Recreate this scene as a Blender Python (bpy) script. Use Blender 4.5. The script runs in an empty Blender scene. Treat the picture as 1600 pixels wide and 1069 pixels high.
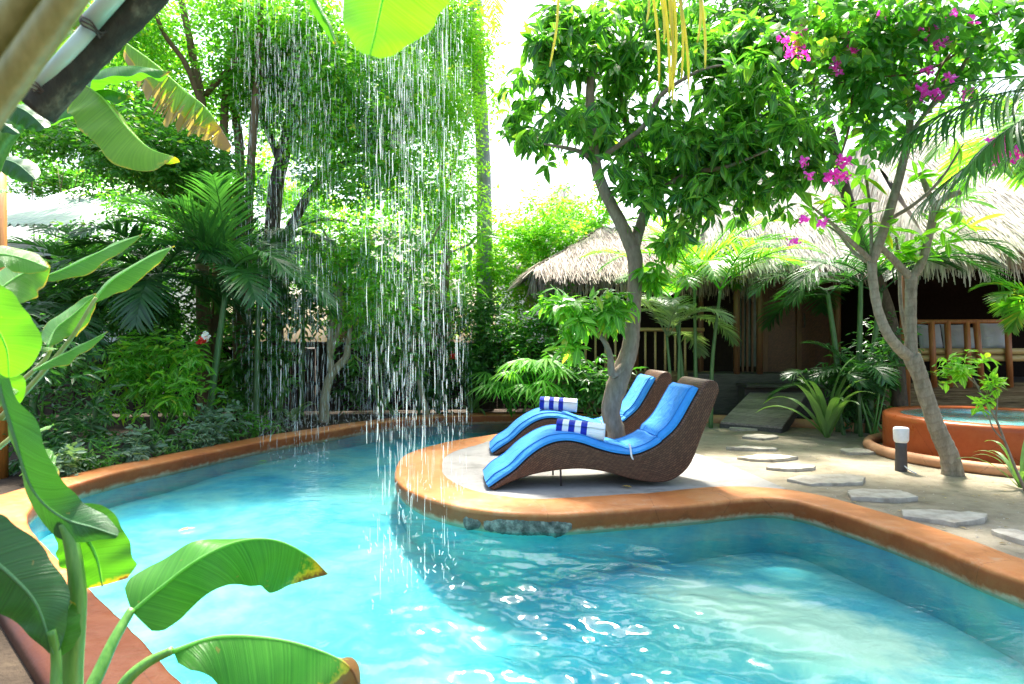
import bpy, bmesh, math, random
import numpy as np
from mathutils import Vector, Matrix, noise

# ------------------------------------------------------------------ basics
F, CX, CY, H = 1000.0, 800.0, 534.5, 1.24          # focal length in photo pixels, centre, eye height
rng = np.random.default_rng(7)
random.seed(7)
scene = bpy.context.scene
COL = scene.collection
R = math.radians

def P(px, py, Y):
    return Vector(((px-CX)/F*Y, Y, H-(py-CY)/F*Y))

def G(px, py, z=0.0):
    Y = (H-z)/((py-CY)/F)
    return Vector(((px-CX)/F*Y, Y, z))

def nrm(a):
    return a/np.maximum(np.linalg.norm(a, axis=-1, keepdims=True), 1e-9)

def catmull(pts, n, closed=False):
    p = np.array([list(q) for q in pts], float)
    m = len(p)
    if closed:
        ext = np.vstack([p[-1], p, p[0], p[1]])
        segs = m
    else:
        ext = np.vstack([2*p[0]-p[1], p, 2*p[-1]-p[-2]])
        segs = m-1
    fine = []
    for i in range(segs):
        a, b, c, d = ext[i], ext[i+1], ext[i+2], ext[i+3]
        for t in np.linspace(0, 1, 16, endpoint=False):
            fine.append(.5*((2*b)+(-a+c)*t+(2*a-5*b+4*c-d)*t*t+(-a+3*b-3*c+d)*t**3))
    if not closed: fine.append(p[-1])
    fine = np.array(fine)
    loop = np.vstack([fine, fine[:1]]) if closed else fine
    L = np.concatenate([[0], np.cumsum(np.linalg.norm(np.diff(loop, axis=0), axis=1))])
    tt = np.linspace(0, L[-1], n, endpoint=not closed)
    return np.stack([np.interp(tt, L, loop[:, k]) for k in range(p.shape[1])], 1)

class MB:
    """collects geometry that becomes ONE mesh object"""
    def __init__(s):
        s.v, s.q, s.t, s.n, s.at = [], [], [], 0, []
    def add(s, v, q=None, t=None, at=None):
        v = np.asarray(v, float).reshape(-1, 3)
        if q is not None and len(q): s.q.append(np.asarray(q, int).reshape(-1, 4)+s.n)
        if t is not None and len(t): s.t.append(np.asarray(t, int).reshape(-1, 3)+s.n)
        s.v.append(v); s.n += len(v)
        s.at.append(np.zeros((len(v), 2)) if at is None else np.asarray(at, float).reshape(-1, 2))
        return s
    def tube(s, pts, rad, sides=8, wob=0.0, caps=True):
        p = np.array([list(q) for q in pts], float); n = len(p)
        r = np.full(n, rad, float) if np.isscalar(rad) else np.asarray(rad, float)
        if len(r) != n: r = np.interp(np.linspace(0, 1, n), np.linspace(0, 1, len(r)), r)
        tan = nrm(np.gradient(p, axis=0))
        u = np.cross(tan[0], [0, 0, 1.0]); u = u if np.linalg.norm(u) > .1 else np.cross(tan[0], [1.0, 0, 0])
        u /= np.linalg.norm(u)
        ang = np.linspace(0, 2*math.pi, sides, endpoint=False)
        V = []
        for i in range(n):
            u = u-tan[i]*np.dot(u, tan[i]); u /= np.linalg.norm(u)
            w = np.cross(tan[i], u)
            rr = r[i]*(1+wob*rng.uniform(-1, 1, sides)) if wob else np.full(sides, r[i])
            V.append(p[i]+np.outer(np.cos(ang)*rr, u)+np.outer(np.sin(ang)*rr, w))
        V = np.vstack(V)
        i = np.arange(n-1)[:, None]*sides; j = np.arange(sides); k = (j+1) % sides
        q = np.stack([i+j, i+k, i+sides+k, i+sides+j], -1).reshape(-1, 4)
        L = np.concatenate([[0], np.cumsum(np.linalg.norm(np.diff(p, axis=0), axis=1))])
        at = np.stack([np.repeat(L, sides), np.tile(ang, n)], 1)
        t = None
        if caps:
            V = np.vstack([V, p[:1], p[-1:]])
            at = np.vstack([at, [[0, 0], [L[-1], 0]]])
            c0, c1 = n*sides, n*sides+1
            t = [[c0, int(b), int(a)] for a, b in zip(j, k)]+[[c1, int((n-1)*sides+a), int((n-1)*sides+b)] for a, b in zip(j, k)]
        return s.add(V, q, t, at)
    def box(s, c, d, rot=None, bev=0.0):
        c = np.array(list(c), float); d = np.array(d, float)/2
        b = min(bev, *(d*.9)) if bev else 0
        if not b:
            V = np.array([[x, y, z] for x in (-1, 1) for y in (-1, 1) for z in (-1, 1)], float)*d
            q = [[0, 1, 3, 2], [4, 6, 7, 5], [0, 4, 5, 1], [2, 3, 7, 6], [0, 2, 6, 4], [1, 5, 7, 3]]; t = None
        else:
            bm = bmesh.new(); bmesh.ops.create_cube(bm, size=1.0)
            for v in bm.verts: v.co = Vector(v.co[i]*2*d[i] for i in range(3))
            bmesh.ops.bevel(bm, geom=bm.edges[:], offset=b, segments=2, affect='EDGES', profile=.6)
            bm.verts.index_update()
            V = np.array([v.co[:] for v in bm.verts]); q = []; t = []
            for f in bm.faces:
                ix = [v.index for v in f.verts]
                if len(ix) == 4: q.append(ix)
                elif len(ix) == 3: t.append(ix)
                else: t += [[ix[0], ix[i], ix[i+1]] for i in range(1, len(ix)-1)]
            bm.free()
        if rot is not None: V = V @ np.array(rot.to_3x3()).T
        return s.add(V+c, q, t)
    def lathe(s, c, prof, sides=32):
        c = np.array(list(c), float); a = np.linspace(0, 2*math.pi, sides, endpoint=False)
        V = np.vstack([np.stack([np.cos(a)*r, np.sin(a)*r, np.full(sides, z)], 1) for r, z in prof])+c
        n = len(prof); i = np.arange(n-1)[:, None]*sides; j = np.arange(sides); k = (j+1) % sides
        return s.add(V, np.stack([i+j, i+k, i+sides+k, i+sides+j], -1).reshape(-1, 4))
    def grid(s, V, at=None, flip=False):
        nu, nv = V.shape[:2]
        i = np.arange(nu-1)[:, None]*nv; j = np.arange(nv-1)
        q = np.stack([i+j, i+j+1, i+nv+j+1, i+nv+j], -1).reshape(-1, 4)
        if flip: q = q[:, ::-1]
        return s.add(V.reshape(-1, 3), q, None, at)
    def inst(s, tmpl, pos, ax, up, sc, wsc=None):
        tv, tq = tmpl
        pos, ax, up = np.asarray(pos, float), nrm(np.asarray(ax, float)), np.asarray(up, float)
        sc = np.asarray(sc, float); n = len(pos)
        wsc = np.ones(n) if wsc is None else np.asarray(wsc)
        x = nrm(np.cross(ax, up)+1e-6); z = np.cross(x, ax)
        V = pos[:, None]+sc[:, None, None]*(tv[None, :, 0, None]*x[:, None]*wsc[:, None, None]+tv[None, :, 1, None]*ax[:, None]+tv[None, :, 2, None]*z[:, None])
        q = (tq[None]+(np.arange(n)*len(tv))[:, None, None]).reshape(-1, 4)
        at = np.stack([np.tile(tv[:, 1], n), np.tile(tv[:, 0], n)], 1)
        return s.add(V.reshape(-1, 3), q, None, at)
    def build(s, name, mat, parent=None, base=None, smooth=True):
        V = np.vstack(s.v).astype(np.float64); at = np.vstack(s.at)
        if parent is not None:
            o0 = Vector(parent['_w']); b = o0
        else:
            b = Vector(base) if base is not None else Vector((float((V[:, 0].min()+V[:, 0].max())/2), float((V[:, 1].min()+V[:, 1].max())/2), float(V[:, 2].min())))
        V = V-np.array(b)
        q = np.vstack(s.q) if s.q else np.zeros((0, 4), int)
        t = np.vstack(s.t) if s.t else np.zeros((0, 3), int)
        me = bpy.data.meshes.new(name)
        me.vertices.add(len(V)); me.vertices.foreach_set('co', V.ravel())
        loops = np.concatenate([q.ravel(), t.ravel()])
        me.loops.add(len(loops)); me.loops.foreach_set('vertex_index', loops.astype(np.int32))
        npoly = len(q)+len(t)
        me.polygons.add(npoly)
        st = np.concatenate([np.arange(len(q))*4, len(q)*4+np.arange(len(t))*3]).astype(np.int32)
        me.polygons.foreach_set('loop_start', st)
        me.polygons.foreach_set('use_smooth', np.full(npoly, smooth))
        a = me.attributes.new('ts', 'FLOAT_VECTOR', 'POINT')
        a.data.foreach_set('vector', np.hstack([at, np.zeros((len(at), 1))]).ravel())
        me.update(calc_edges=True); me.validate()
        me.materials.append(mat)
        o = bpy.data.objects.new(name, me); COL.objects.link(o)
        if parent is not None:
            o.parent = parent
        else:
            o.location = b
        o['_w'] = tuple(b)
        return o

def thing(name, label, cat, loc, group=None):
    o = bpy.data.objects.new(name, None); COL.objects.link(o)
    o.location = loc; o['_w'] = tuple(Vector(loc)); o.empty_display_size = .2
    return tag(o, label, cat, group)

def tag(o, label=None, cat=None, group=None, kind=None):
    if label: o['label'] = label
    if cat: o['category'] = cat
    if group: o['group'] = group
    if kind: o['kind'] = kind
    return o

# ------------------------------------------------------------------ materials
def newmat(name):
    m = bpy.data.materials.new(name); m.use_nodes = True
    nt = m.node_tree; nt.nodes.clear()
    out = nt.nodes.new('ShaderNodeOutputMaterial')
    return m, nt, out

def N(nt, typ, **kw):
    n = nt.nodes.new(typ)
    for k, v in kw.items():
        if k.startswith('i_'):
            key = k[2:]
            key = int(key) if key.isdigit() else key.replace('_', ' ')
            n.inputs[key].default_value = v
        else: setattr(n, k, v)
    return n

def rgba(c): return (c[0], c[1], c[2], 1.0)

def ramp(nt, stops, src):
    r = nt.nodes.new('ShaderNodeValToRGB'); e = r.color_ramp.elements
    while len(e) < len(stops): e.new(.5)
    for el, (p, c) in zip(e, stops): el.position = p; el.color = rgba(c)
    nt.links.new(src, r.inputs[0]); return r.outputs[0]

def mixc(nt, a, b, f, mode='MIX'):
    m = N(nt, 'ShaderNodeMix', data_type='RGBA', blend_type=mode)
    for sock, val in ((0, f), (6, a), (7, b)):
        if hasattr(val, 'is_linked'): nt.links.new(val, m.inputs[sock])
        else: m.inputs[sock].default_value = rgba(val) if isinstance(val, (tuple, list)) else val
    return m.outputs[2]

def noise_tex(nt, scale, detail=4, rough=.55, vec=None, dist=0.0):
    n = N(nt, 'ShaderNodeTexNoise', i_Scale=scale, i_Detail=detail, i_Roughness=rough, i_Distortion=dist)
    if vec is not None: nt.links.new(vec, n.inputs['Vector'])
    return n.outputs['Fac']

def mapping(nt, src, scale=(1, 1, 1), rot=(0, 0, 0)):
    m = N(nt, 'ShaderNodeMapping'); m.inputs['Scale'].default_value = scale; m.inputs['Rotation'].default_value = rot
    nt.links.new(src, m.inputs['Vector']); return m.outputs[0]

def objco(nt): return N(nt, 'ShaderNodeTexCoord').outputs['Object']
def wpos(nt): return N(nt, 'ShaderNodeNewGeometry').outputs['Position']

def bump(nt, h, strength=.3, dist=.02, nrmin=None):
    b = N(nt, 'ShaderNodeBump', i_Strength=strength, i_Distance=dist)
    nt.links.new(h, b.inputs['Height'])
    if nrmin is not None: nt.links.new(nrmin, b.inputs['Normal'])
    return b.outputs[0]

def math2(nt, op, a, b=None):
    m = N(nt, 'ShaderNodeMath', operation=op)
    for i, v in enumerate((a, b)):
        if v is None: continue
        if hasattr(v, 'is_linked'): nt.links.new(v, m.inputs[i])
        else: m.inputs[i].default_value = v
    return m.outputs[0]

def principled(nt, out, col, rough=.6, spec=.5, normal=None, **kw):
    p = N(nt, 'ShaderNodeBsdfPrincipled')
    if hasattr(col, 'is_linked'): nt.links.new(col, p.inputs['Base Color'])
    else: p.inputs['Base Color'].default_value = rgba(col)
    if hasattr(rough, 'is_linked'): nt.links.new(rough, p.inputs['Roughness'])
    else: p.inputs['Roughness'].default_value = rough
    p.inputs['Specular IOR Level'].default_value = spec
    if normal is not None: nt.links.new(normal, p.inputs['Normal'])
    if out is not None: nt.links.new(p.outputs[0], out.inputs[0])
    return p

def mix_noise_mat(name, stops, scale=3, detail=6, rough=.7, bs=.3, bscale=30, bd=.01, spec=.4, vscale=(1, 1, 1), dist=0.0, world=False):
    m, nt, out = newmat(name)
    co = mapping(nt, wpos(nt) if world else objco(nt), vscale)
    col = ramp(nt, stops, noise_tex(nt, scale, detail, .6, co, dist))
    nb = bump(nt, noise_tex(nt, bscale, 6, .65, co), bs, bd)
    principled(nt, out, col, rough, spec, nb)
    return m

def leafmat(name, c0, c1, c2=None, trans=.45, rough=.38, spec=.5, tint=(1.25, 1.35, .45), veins=True):
    """leaf: c0..c1 over the leaves at random, a few c2; light shines through the blade"""
    m, nt, out = newmat(name)
    rnd = N(nt, 'ShaderNodeNewGeometry').outputs['Random Per Island']
    st = [(0, c0), (.5, tuple((a+b)/2 for a, b in zip(c0, c1))), (.9, c1)]
    if c2: st += [(.97, c2)]
    col = ramp(nt, st, rnd)
    if veins:
        at = N(nt, 'ShaderNodeAttribute', attribute_name='ts'); sx = N(nt, 'ShaderNodeSeparateXYZ'); nt.links.new(at.outputs['Vector'], sx.inputs[0])
        a = math2(nt, 'ABSOLUTE', sx.outputs[1]); rib = math2(nt, 'LESS_THAN', a, .02)
        col = mixc(nt, col, tuple(min(1, x*1.5+.03) for x in c1), math2(nt, 'MULTIPLY', rib, .6))
    p = principled(nt, None, col, rough, spec)
    tr = N(nt, 'ShaderNodeBsdfTranslucent')
    tc = mixc(nt, col, (tint[0], tint[1], tint[2]), 1.0, 'MULTIPLY')
    tcc = mixc(nt, tc, (1.9, 1.9, 1.9), 1.0, 'MULTIPLY')
    nt.links.new(tcc, tr.inputs[0])
    ms = N(nt, 'ShaderNodeMixShader', i_0=trans)
    nt.links.new(p.outputs[0], ms.inputs[1]); nt.links.new(tr.outputs[0], ms.inputs[2])
    nt.links.new(ms.outputs[0], out.inputs[0])
    return m

def bananamat(name, c0, c1, brown=(.16, .07, .02), thr=.9, trans=.45, edge=1.2):
    m, nt, out = newmat(name)
    at = N(nt, 'ShaderNodeAttribute', attribute_name='ts'); sx = N(nt, 'ShaderNodeSeparateXYZ'); nt.links.new(at.outputs['Vector'], sx.inputs[0])
    t, s = sx.outputs[0], sx.outputs[1]
    a = math2(nt, 'ABSOLUTE', s)
    # side veins run obliquely from the midrib to the margin
    k = math2(nt, 'SUBTRACT', t, math2(nt, 'MULTIPLY', a, .10))
    cv = N(nt, 'ShaderNodeCombineXYZ'); nt.links.new(k, cv.inputs[0])
    vn = noise_tex(nt, 55, 4, .75, cv.outputs[0])
    big = noise_tex(nt, 3.5, 4, .6, objco(nt))
    col = ramp(nt, [(.36, tuple(x*.8 for x in c0)), (.68, c1)], math2(nt, 'ADD', math2(nt, 'MULTIPLY', vn, .72), math2(nt, 'MULTIPLY', big, .3)))
    spk = math2(nt, 'GREATER_THAN', noise_tex(nt, 26, 3, .6, objco(nt)), .73)
    col = mixc(nt, col, (.22, .17, .04), math2(nt, 'MULTIPLY', spk, .75))
    rib = math2(nt, 'LESS_THAN', a, .035)
    col = mixc(nt, col, tuple(min(1, x*1.6+.08) for x in c1), math2(nt, 'MULTIPLY', rib, .8))
    wob = math2(nt, 'MULTIPLY', math2(nt, 'SUBTRACT', noise_tex(nt, 14, 4, .7, objco(nt)), .5), .35)
    br = N(nt, 'ShaderNodeMapRange'); br.inputs[1].default_value = thr-.05; br.inputs[2].default_value = thr+.05
    nt.links.new(math2(nt, 'ADD', t, wob), br.inputs[0])
    be = N(nt, 'ShaderNodeMapRange'); be.inputs[1].default_value = edge-.08; be.inputs[2].default_value = edge+.05
    nt.links.new(math2(nt, 'ADD', a, wob), be.inputs[0])
    yel = mixc(nt, col, (.45, .34, .03), math2(nt, 'MINIMUM', math2(nt, 'MULTIPLY', math2(nt, 'MAXIMUM', br.outputs[0], be.outputs[0]), 2.2), 1.0))
    fb = N(nt, 'ShaderNodeMapRange'); fb.inputs[1].default_value = .45; fb.inputs[2].default_value = .8
    nt.links.new(math2(nt, 'MAXIMUM', br.outputs[0], be.outputs[0]), fb.inputs[0])
    col = mixc(nt, yel, brown, fb.outputs[0])
    nb = bump(nt, vn, .6, .008)
    p = principled(nt, None, col, .36, .5, nb)
    tr = N(nt, 'ShaderNodeBsdfTranslucent')
    nt.links.new(mixc(nt, col, (1.6, 1.7, .45), 1.0, 'MULTIPLY'), tr.inputs[0])
    ms = N(nt, 'ShaderNodeMixShader', i_0=trans)
    nt.links.new(p.outputs[0], ms.inputs[1]); nt.links.new(tr.outputs[0], ms.inputs[2]); nt.links.new(ms.outputs[0], out.inputs[0])
    return m

M = {}
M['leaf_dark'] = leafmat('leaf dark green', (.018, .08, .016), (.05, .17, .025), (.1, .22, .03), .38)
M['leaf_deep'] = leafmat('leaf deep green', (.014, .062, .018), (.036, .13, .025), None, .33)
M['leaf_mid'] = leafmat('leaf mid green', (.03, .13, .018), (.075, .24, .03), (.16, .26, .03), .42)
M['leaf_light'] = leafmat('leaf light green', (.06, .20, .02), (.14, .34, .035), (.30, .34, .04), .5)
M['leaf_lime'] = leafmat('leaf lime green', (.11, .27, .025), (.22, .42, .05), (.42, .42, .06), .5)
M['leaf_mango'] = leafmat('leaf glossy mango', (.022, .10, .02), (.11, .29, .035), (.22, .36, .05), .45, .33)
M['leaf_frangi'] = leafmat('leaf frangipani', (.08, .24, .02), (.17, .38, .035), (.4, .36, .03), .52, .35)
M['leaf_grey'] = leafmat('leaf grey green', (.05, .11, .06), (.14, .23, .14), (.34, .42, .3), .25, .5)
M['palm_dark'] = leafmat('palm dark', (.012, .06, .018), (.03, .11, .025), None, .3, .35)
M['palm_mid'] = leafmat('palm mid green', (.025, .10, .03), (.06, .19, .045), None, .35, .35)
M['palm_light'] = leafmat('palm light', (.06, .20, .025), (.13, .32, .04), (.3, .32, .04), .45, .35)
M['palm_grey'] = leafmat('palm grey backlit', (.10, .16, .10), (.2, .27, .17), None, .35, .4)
M['strap'] = leafmat('strap leaf', (.09, .19, .05), (.17, .29, .10), None, .3, .35)
M['banana'] = bananamat('banana leaf', (.035, .16, .012), (.09, .30, .03), thr=.99)
M['banana_brown'] = bananamat('banana leaf with brown tip', (.035, .17, .014), (.10, .31, .035), thr=.93)
M['banana_brown2'] = bananamat('banana leaf with broad brown tip', (.035, .17, .014), (.10, .31, .035), thr=.80)
M['banana_dry'] = bananamat('banana leaf dry edge', (.10, .23, .02), (.22, .36, .05), brown=(.26, .19, .12), thr=.86, edge=.62)
M['banana_old'] = bananamat('banana leaf yellowing', (.10, .24, .012), (.2, .36, .03), brown=(.35, .22, .03), thr=1.0, edge=1.04)
M['banana_lime'] = bananamat('banana leaf lime', (.07, .26, .012), (.14, .37, .03), thr=1.05, trans=.42)
M['canna'] = bananamat('canna leaf', (.07, .24, .03), (.15, .36, .07), brown=(.4, .32, .16), thr=1.02, edge=1.02, trans=.4)
M['banana_deep'] = bananamat('banana leaf deep green', (.018, .09, .02), (.04, .17, .04), thr=1.1, trans=.25)

def stalkmat(name, c0, c1):
    m, nt, out = newmat(name)
    co = mapping(nt, objco(nt), (8, 8, 1.2))
    col = ramp(nt, [(.3, c0), (.7, c1)], noise_tex(nt, 6, 5, .6, co))
    principled(nt, out, col, .42, .5, bump(nt, noise_tex(nt, 18, 3, .5, co), .2, .004))
    return m
M['stalk'] = stalkmat('green stalk', (.05, .19, .02), (.14, .32, .05))
M['stalk_pale'] = stalkmat('pale stalk', (.2, .28, .06), (.34, .36, .12))
M['stalk_palm'] = stalkmat('palm stem', (.03, .10, .03), (.10, .19, .06))

def barkmat(name, c0, c1, c2, ring=0.0, sc=1.0):
    m, nt, out = newmat(name)
    co = mapping(nt, objco(nt), (1, 1, .35))
    n1 = noise_tex(nt, 22*sc, 7, .68, co); n2 = noise_tex(nt, 4, 3, .5)
    col = ramp(nt, [(.28, c0), (.5, c1), (.74, c2)], math2(nt, 'ADD', math2(nt, 'MULTIPLY', n1, .7), math2(nt, 'MULTIPLY', n2, .3)))
    h = n1
    if ring:
        at = N(nt, 'ShaderNodeAttribute', attribute_name='ts'); sx = N(nt, 'ShaderNodeSeparateXYZ'); nt.links.new(at.outputs['Vector'], sx.inputs[0])
        w = math2(nt, 'SINE', math2(nt, 'ADD', math2(nt, 'MULTIPLY', sx.outputs[0], ring), math2(nt, 'MULTIPLY', n1, 5.0)))
        h = math2(nt, 'ADD', math2(nt, 'MULTIPLY', w, .16), n1)
        col = mixc(nt, col, c0, math2(nt, 'MULTIPLY', math2(nt, 'GREATER_THAN', w, .8), .22))
    principled(nt, out, col, .8, .3, bump(nt, h, .7, .012))
    return m
M['bark_mango'] = barkmat('bark mango', (.10, .075, .05), (.22, .17, .12), (.36, .29, .22))
M['bark_frangi'] = barkmat('bark frangipani', (.11, .09, .06), (.26, .22, .16), (.42, .37, .29), 75)
M['bark_dark'] = barkmat('bark dark', (.03, .022, .016), (.08, .06, .045), (.16, .12, .09))
M['bark_pale'] = barkmat('bark pale', (.13, .12, .07), (.3, .26, .16), (.42, .38, .27))
M['bark_grey'] = barkmat('bark grey palm', (.16, .17, .17), (.28, .29, .29), (.38, .38, .37), 40)
M['bark_brown'] = barkmat('bark brown', (.08, .05, .03), (.17, .11, .06), (.27, .19, .11))

# ground materials
def sandmat():
    m, nt, out = newmat('garden sand')
    co = wpos(nt)
    n1 = noise_tex(nt, 1.3, 6, .62, co); n2 = noise_tex(nt, 7, 6, .65, co); n3 = noise_tex(nt, 70, 4, .7, co)
    col = ramp(nt, [(.3, (.15, .124, .083)), (.5, (.265, .226, .158)), (.72, (.36, .32, .24))], math2(nt, 'ADD', math2(nt, 'MULTIPLY', n1, .55), math2(nt, 'MULTIPLY', n2, .45)))
    col = mixc(nt, col, (.14, .11, .07), math2(nt, 'MULTIPLY', math2(nt, 'GREATER_THAN', n3, .66), .55))
    h = math2(nt, 'ADD', n2, math2(nt, 'MULTIPLY', n3, .25))
    principled(nt, out, col, .95, .2, bump(nt, h, .9, .03))
    return m
M['sand'] = sandmat()
M['soil'] = mix_noise_mat('bed soil', [(.3, (.025, .018, .012)), (.6, (.06, .043, .028)), (.8, (.11, .085, .05))], 4, 8, .95, .8, 25, .03, .2, world=True)

def concretemat():
    m, nt, out = newmat('ledge concrete')
    co = wpos(nt)
    n1 = noise_tex(nt, 1.8, 7, .62, co, .4); n2 = noise_tex(nt, 9, 6, .7, co); n3 = noise_tex(nt, 120, 3, .6, co)
    col = ramp(nt, [(.3, (.14, .133, .122)), (.48, (.26, .25, .23)), (.7, (.34, .33, .305))], math2(nt, 'ADD', math2(nt, 'MULTIPLY', n1, .7), math2(nt, 'MULTIPLY', n2, .3)))
    st = ramp(nt, [(.60, (0, 0, 0)), (.68, (1, 1, 1))], noise_tex(nt, 3.1, 5, .6, mapping(nt, co, (.6, 1.6, 1))))
    col = mixc(nt, col, (.12, .113, .10), math2(nt, 'MULTIPLY', st, .6))
    principled(nt, out, col, .8, .3, bump(nt, math2(nt, 'ADD', n2, math2(nt, 'MULTIPLY', n3, .3)), .35, .008))
    return m
M['concrete'] = concretemat()

def copingmat(name, c0, c1, c2, wear, rough=.5, shade_and_wet=False):
    m, nt, out = newmat(name)
    co = wpos(nt)
    n1 = noise_tex(nt, 1.4, 6, .6, co, .5); n2 = noise_tex(nt, 11, 6, .7, co); n3 = noise_tex(nt, 60, 4, .6, co)
    col = ramp(nt, [(.28, c0), (.5, c1), (.74, c2)], math2(nt, 'ADD', math2(nt, 'MULTIPLY', n1, .6), math2(nt, 'MULTIPLY', n2, .4)))
    crk = N(nt, 'ShaderNodeTexVoronoi', feature='DISTANCE_TO_EDGE', i_Scale=1.15); nt.links.new(mapping(nt, co, (1, 1, .6)), crk.inputs['Vector'])
    cr_ = math2(nt, 'LESS_THAN', math2(nt, 'ADD', crk.outputs['Distance'], math2(nt, 'MULTIPLY', math2(nt, 'SUBTRACT', n3, .5), .02)), .0022)
    col = mixc(nt, col, tuple(x*.45 for x in c0), math2(nt, 'MULTIPLY', cr_, .45))
    scf = ramp(nt, [(.56, (0, 0, 0)), (.66, (1, 1, 1))], noise_tex(nt, 4.5, 8, .75, co, .8))
    col = mixc(nt, col, wear, math2(nt, 'MULTIPLY', scf, .38))
    drk = ramp(nt, [(.58, (0, 0, 0)), (.68, (1, 1, 1))], noise_tex(nt, 2.7, 8, .7, mapping(nt, co, (1, 1, 1), (.4, .2, 1)), .5))
    col = mixc(nt, col, tuple(x*.6 for x in c0), math2(nt, 'MULTIPLY', drk, .45))
    base_col = col
    # worn, bleached line where water laps the face
    sp = N(nt, 'ShaderNodeSeparateXYZ'); nt.links.new(co, sp.inputs[0])
    mr = N(nt, 'ShaderNodeMapRange'); mr.inputs[1].default_value = -.140; mr.inputs[2].default_value = -.105; mr.inputs[3].default_value = 1; mr.inputs[4].default_value = 0
    nt.links.new(math2(nt, 'ADD', sp.outputs[2], math2(nt, 'MULTIPLY', math2(nt, 'SUBTRACT', n2, .5), .12)), mr.inputs[0])
    col = mixc(nt, col, wear, math2(nt, 'MULTIPLY', mr.outputs[0], .75))
    rg = math2(nt, 'ADD', math2(nt, 'MULTIPLY', n2, .35), rough-.17)
    if shade_and_wet:
        # face shade painted into the colour, and the splashed corner by the banana plant
        mw = N(nt, 'ShaderNodeMapRange'); mw.inputs[1].default_value = -.006; mw.inputs[2].default_value = -.03; nt.links.new(math2(nt, 'ADD', sp.outputs[2], math2(nt, 'MULTIPLY', math2(nt, 'SUBTRACT', n1, .5), .05)), mw.inputs[0])
        col = mixc(nt, mixc(nt, base_col, (.40, .20, .12), 1.0, 'MULTIPLY'), col, math2(nt, 'SUBTRACT', 1.0, math2(nt, 'MULTIPLY', math2(nt, 'SUBTRACT', mw.outputs[0], mr.outputs[0]), .8)))
        vd = N(nt, 'ShaderNodeVectorMath', operation='DISTANCE'); nt.links.new(co, vd.inputs[0]); vd.inputs[1].default_value = (-1.55, 2.35, 0)
        mp = N(nt, 'ShaderNodeMapRange'); mp.inputs[1].default_value = 1.12; mp.inputs[2].default_value = .98; nt.links.new(math2(nt, 'ADD', vd.outputs['Value'], math2(nt, 'MULTIPLY', math2(nt, 'SUBTRACT', n1, .5), .9)), mp.inputs[0])
        col = mixc(nt, col, mixc(nt, col, (.15, .085, .036), 1.0, 'MULTIPLY'), mp.outputs[0])
        rg = math2(nt, 'SUBTRACT', rg, math2(nt, 'MULTIPLY', mp.outputs[0], .05))
    principled(nt, out, col, rg, .25, bump(nt, math2(nt, 'ADD', n2, math2(nt, 'MULTIPLY', n3, .35)), .25, .012))
    return m
M['coping'] = copingmat('terracotta coping', (.30, .085, .02), (.46, .17, .05), (.58, .30, .14), (.42, .34, .25), shade_and_wet=True)
M['tub'] = copingmat('tub terracotta', (.27, .055, .018), (.36, .08, .022), (.42, .12, .04), (.4, .12, .04), .32)
M['curb'] = copingmat('curb terracotta', (.36, .16, .08), (.50, .25, .13), (.56, .33, .2), (.4, .22, .12), .6)
M['cement'] = mix_noise_mat('bare cement', [(.36, (.045, .043, .036)), (.5, (.12, .115, .10)), (.64, (.28, .265, .225))], 16, 7, .85, .8, 40, .02, .3)
M['stone'] = mix_noise_mat('flagstone', [(.32, (.24, .21, .165)), (.52, (.40, .36, .295)), (.7, (.50, .455, .38))], 7, 7, .85, .5, 35, .01, .3)

def poolmat():
    m, nt, out = newmat('painted pool plaster')
    co = wpos(nt)
    n1 = noise_tex(nt, .8, 5, .6, co, .8); n2 = noise_tex(nt, 5, 5, .6, co, .6)
    col = ramp(nt, [(.3, (.03, .27, .44)), (.43, (.09, .40, .50)), (.55, (.22, .51, .51)), (.70, (.42, .58, .49))], math2(nt, 'ADD', math2(nt, 'MULTIPLY', n1, .75), math2(nt, 'MULTIPLY', n2, .25)))
    # sun patch painted into the floor colour on the shelf of the right-hand bay
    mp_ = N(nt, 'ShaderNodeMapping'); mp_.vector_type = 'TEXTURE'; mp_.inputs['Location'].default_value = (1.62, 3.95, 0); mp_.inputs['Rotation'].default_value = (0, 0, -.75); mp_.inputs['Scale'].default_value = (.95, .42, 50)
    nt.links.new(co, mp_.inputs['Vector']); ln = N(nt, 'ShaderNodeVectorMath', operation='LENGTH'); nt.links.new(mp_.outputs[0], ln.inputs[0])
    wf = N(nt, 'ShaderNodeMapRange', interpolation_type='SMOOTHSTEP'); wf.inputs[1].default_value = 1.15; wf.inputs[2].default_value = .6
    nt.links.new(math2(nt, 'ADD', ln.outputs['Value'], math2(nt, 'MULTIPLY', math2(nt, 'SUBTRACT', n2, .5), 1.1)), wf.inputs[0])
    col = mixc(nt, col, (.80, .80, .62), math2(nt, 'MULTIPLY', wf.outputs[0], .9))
    principled(nt, out, col, .7, .3)
    return m
M['pool'] = poolmat()

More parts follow.
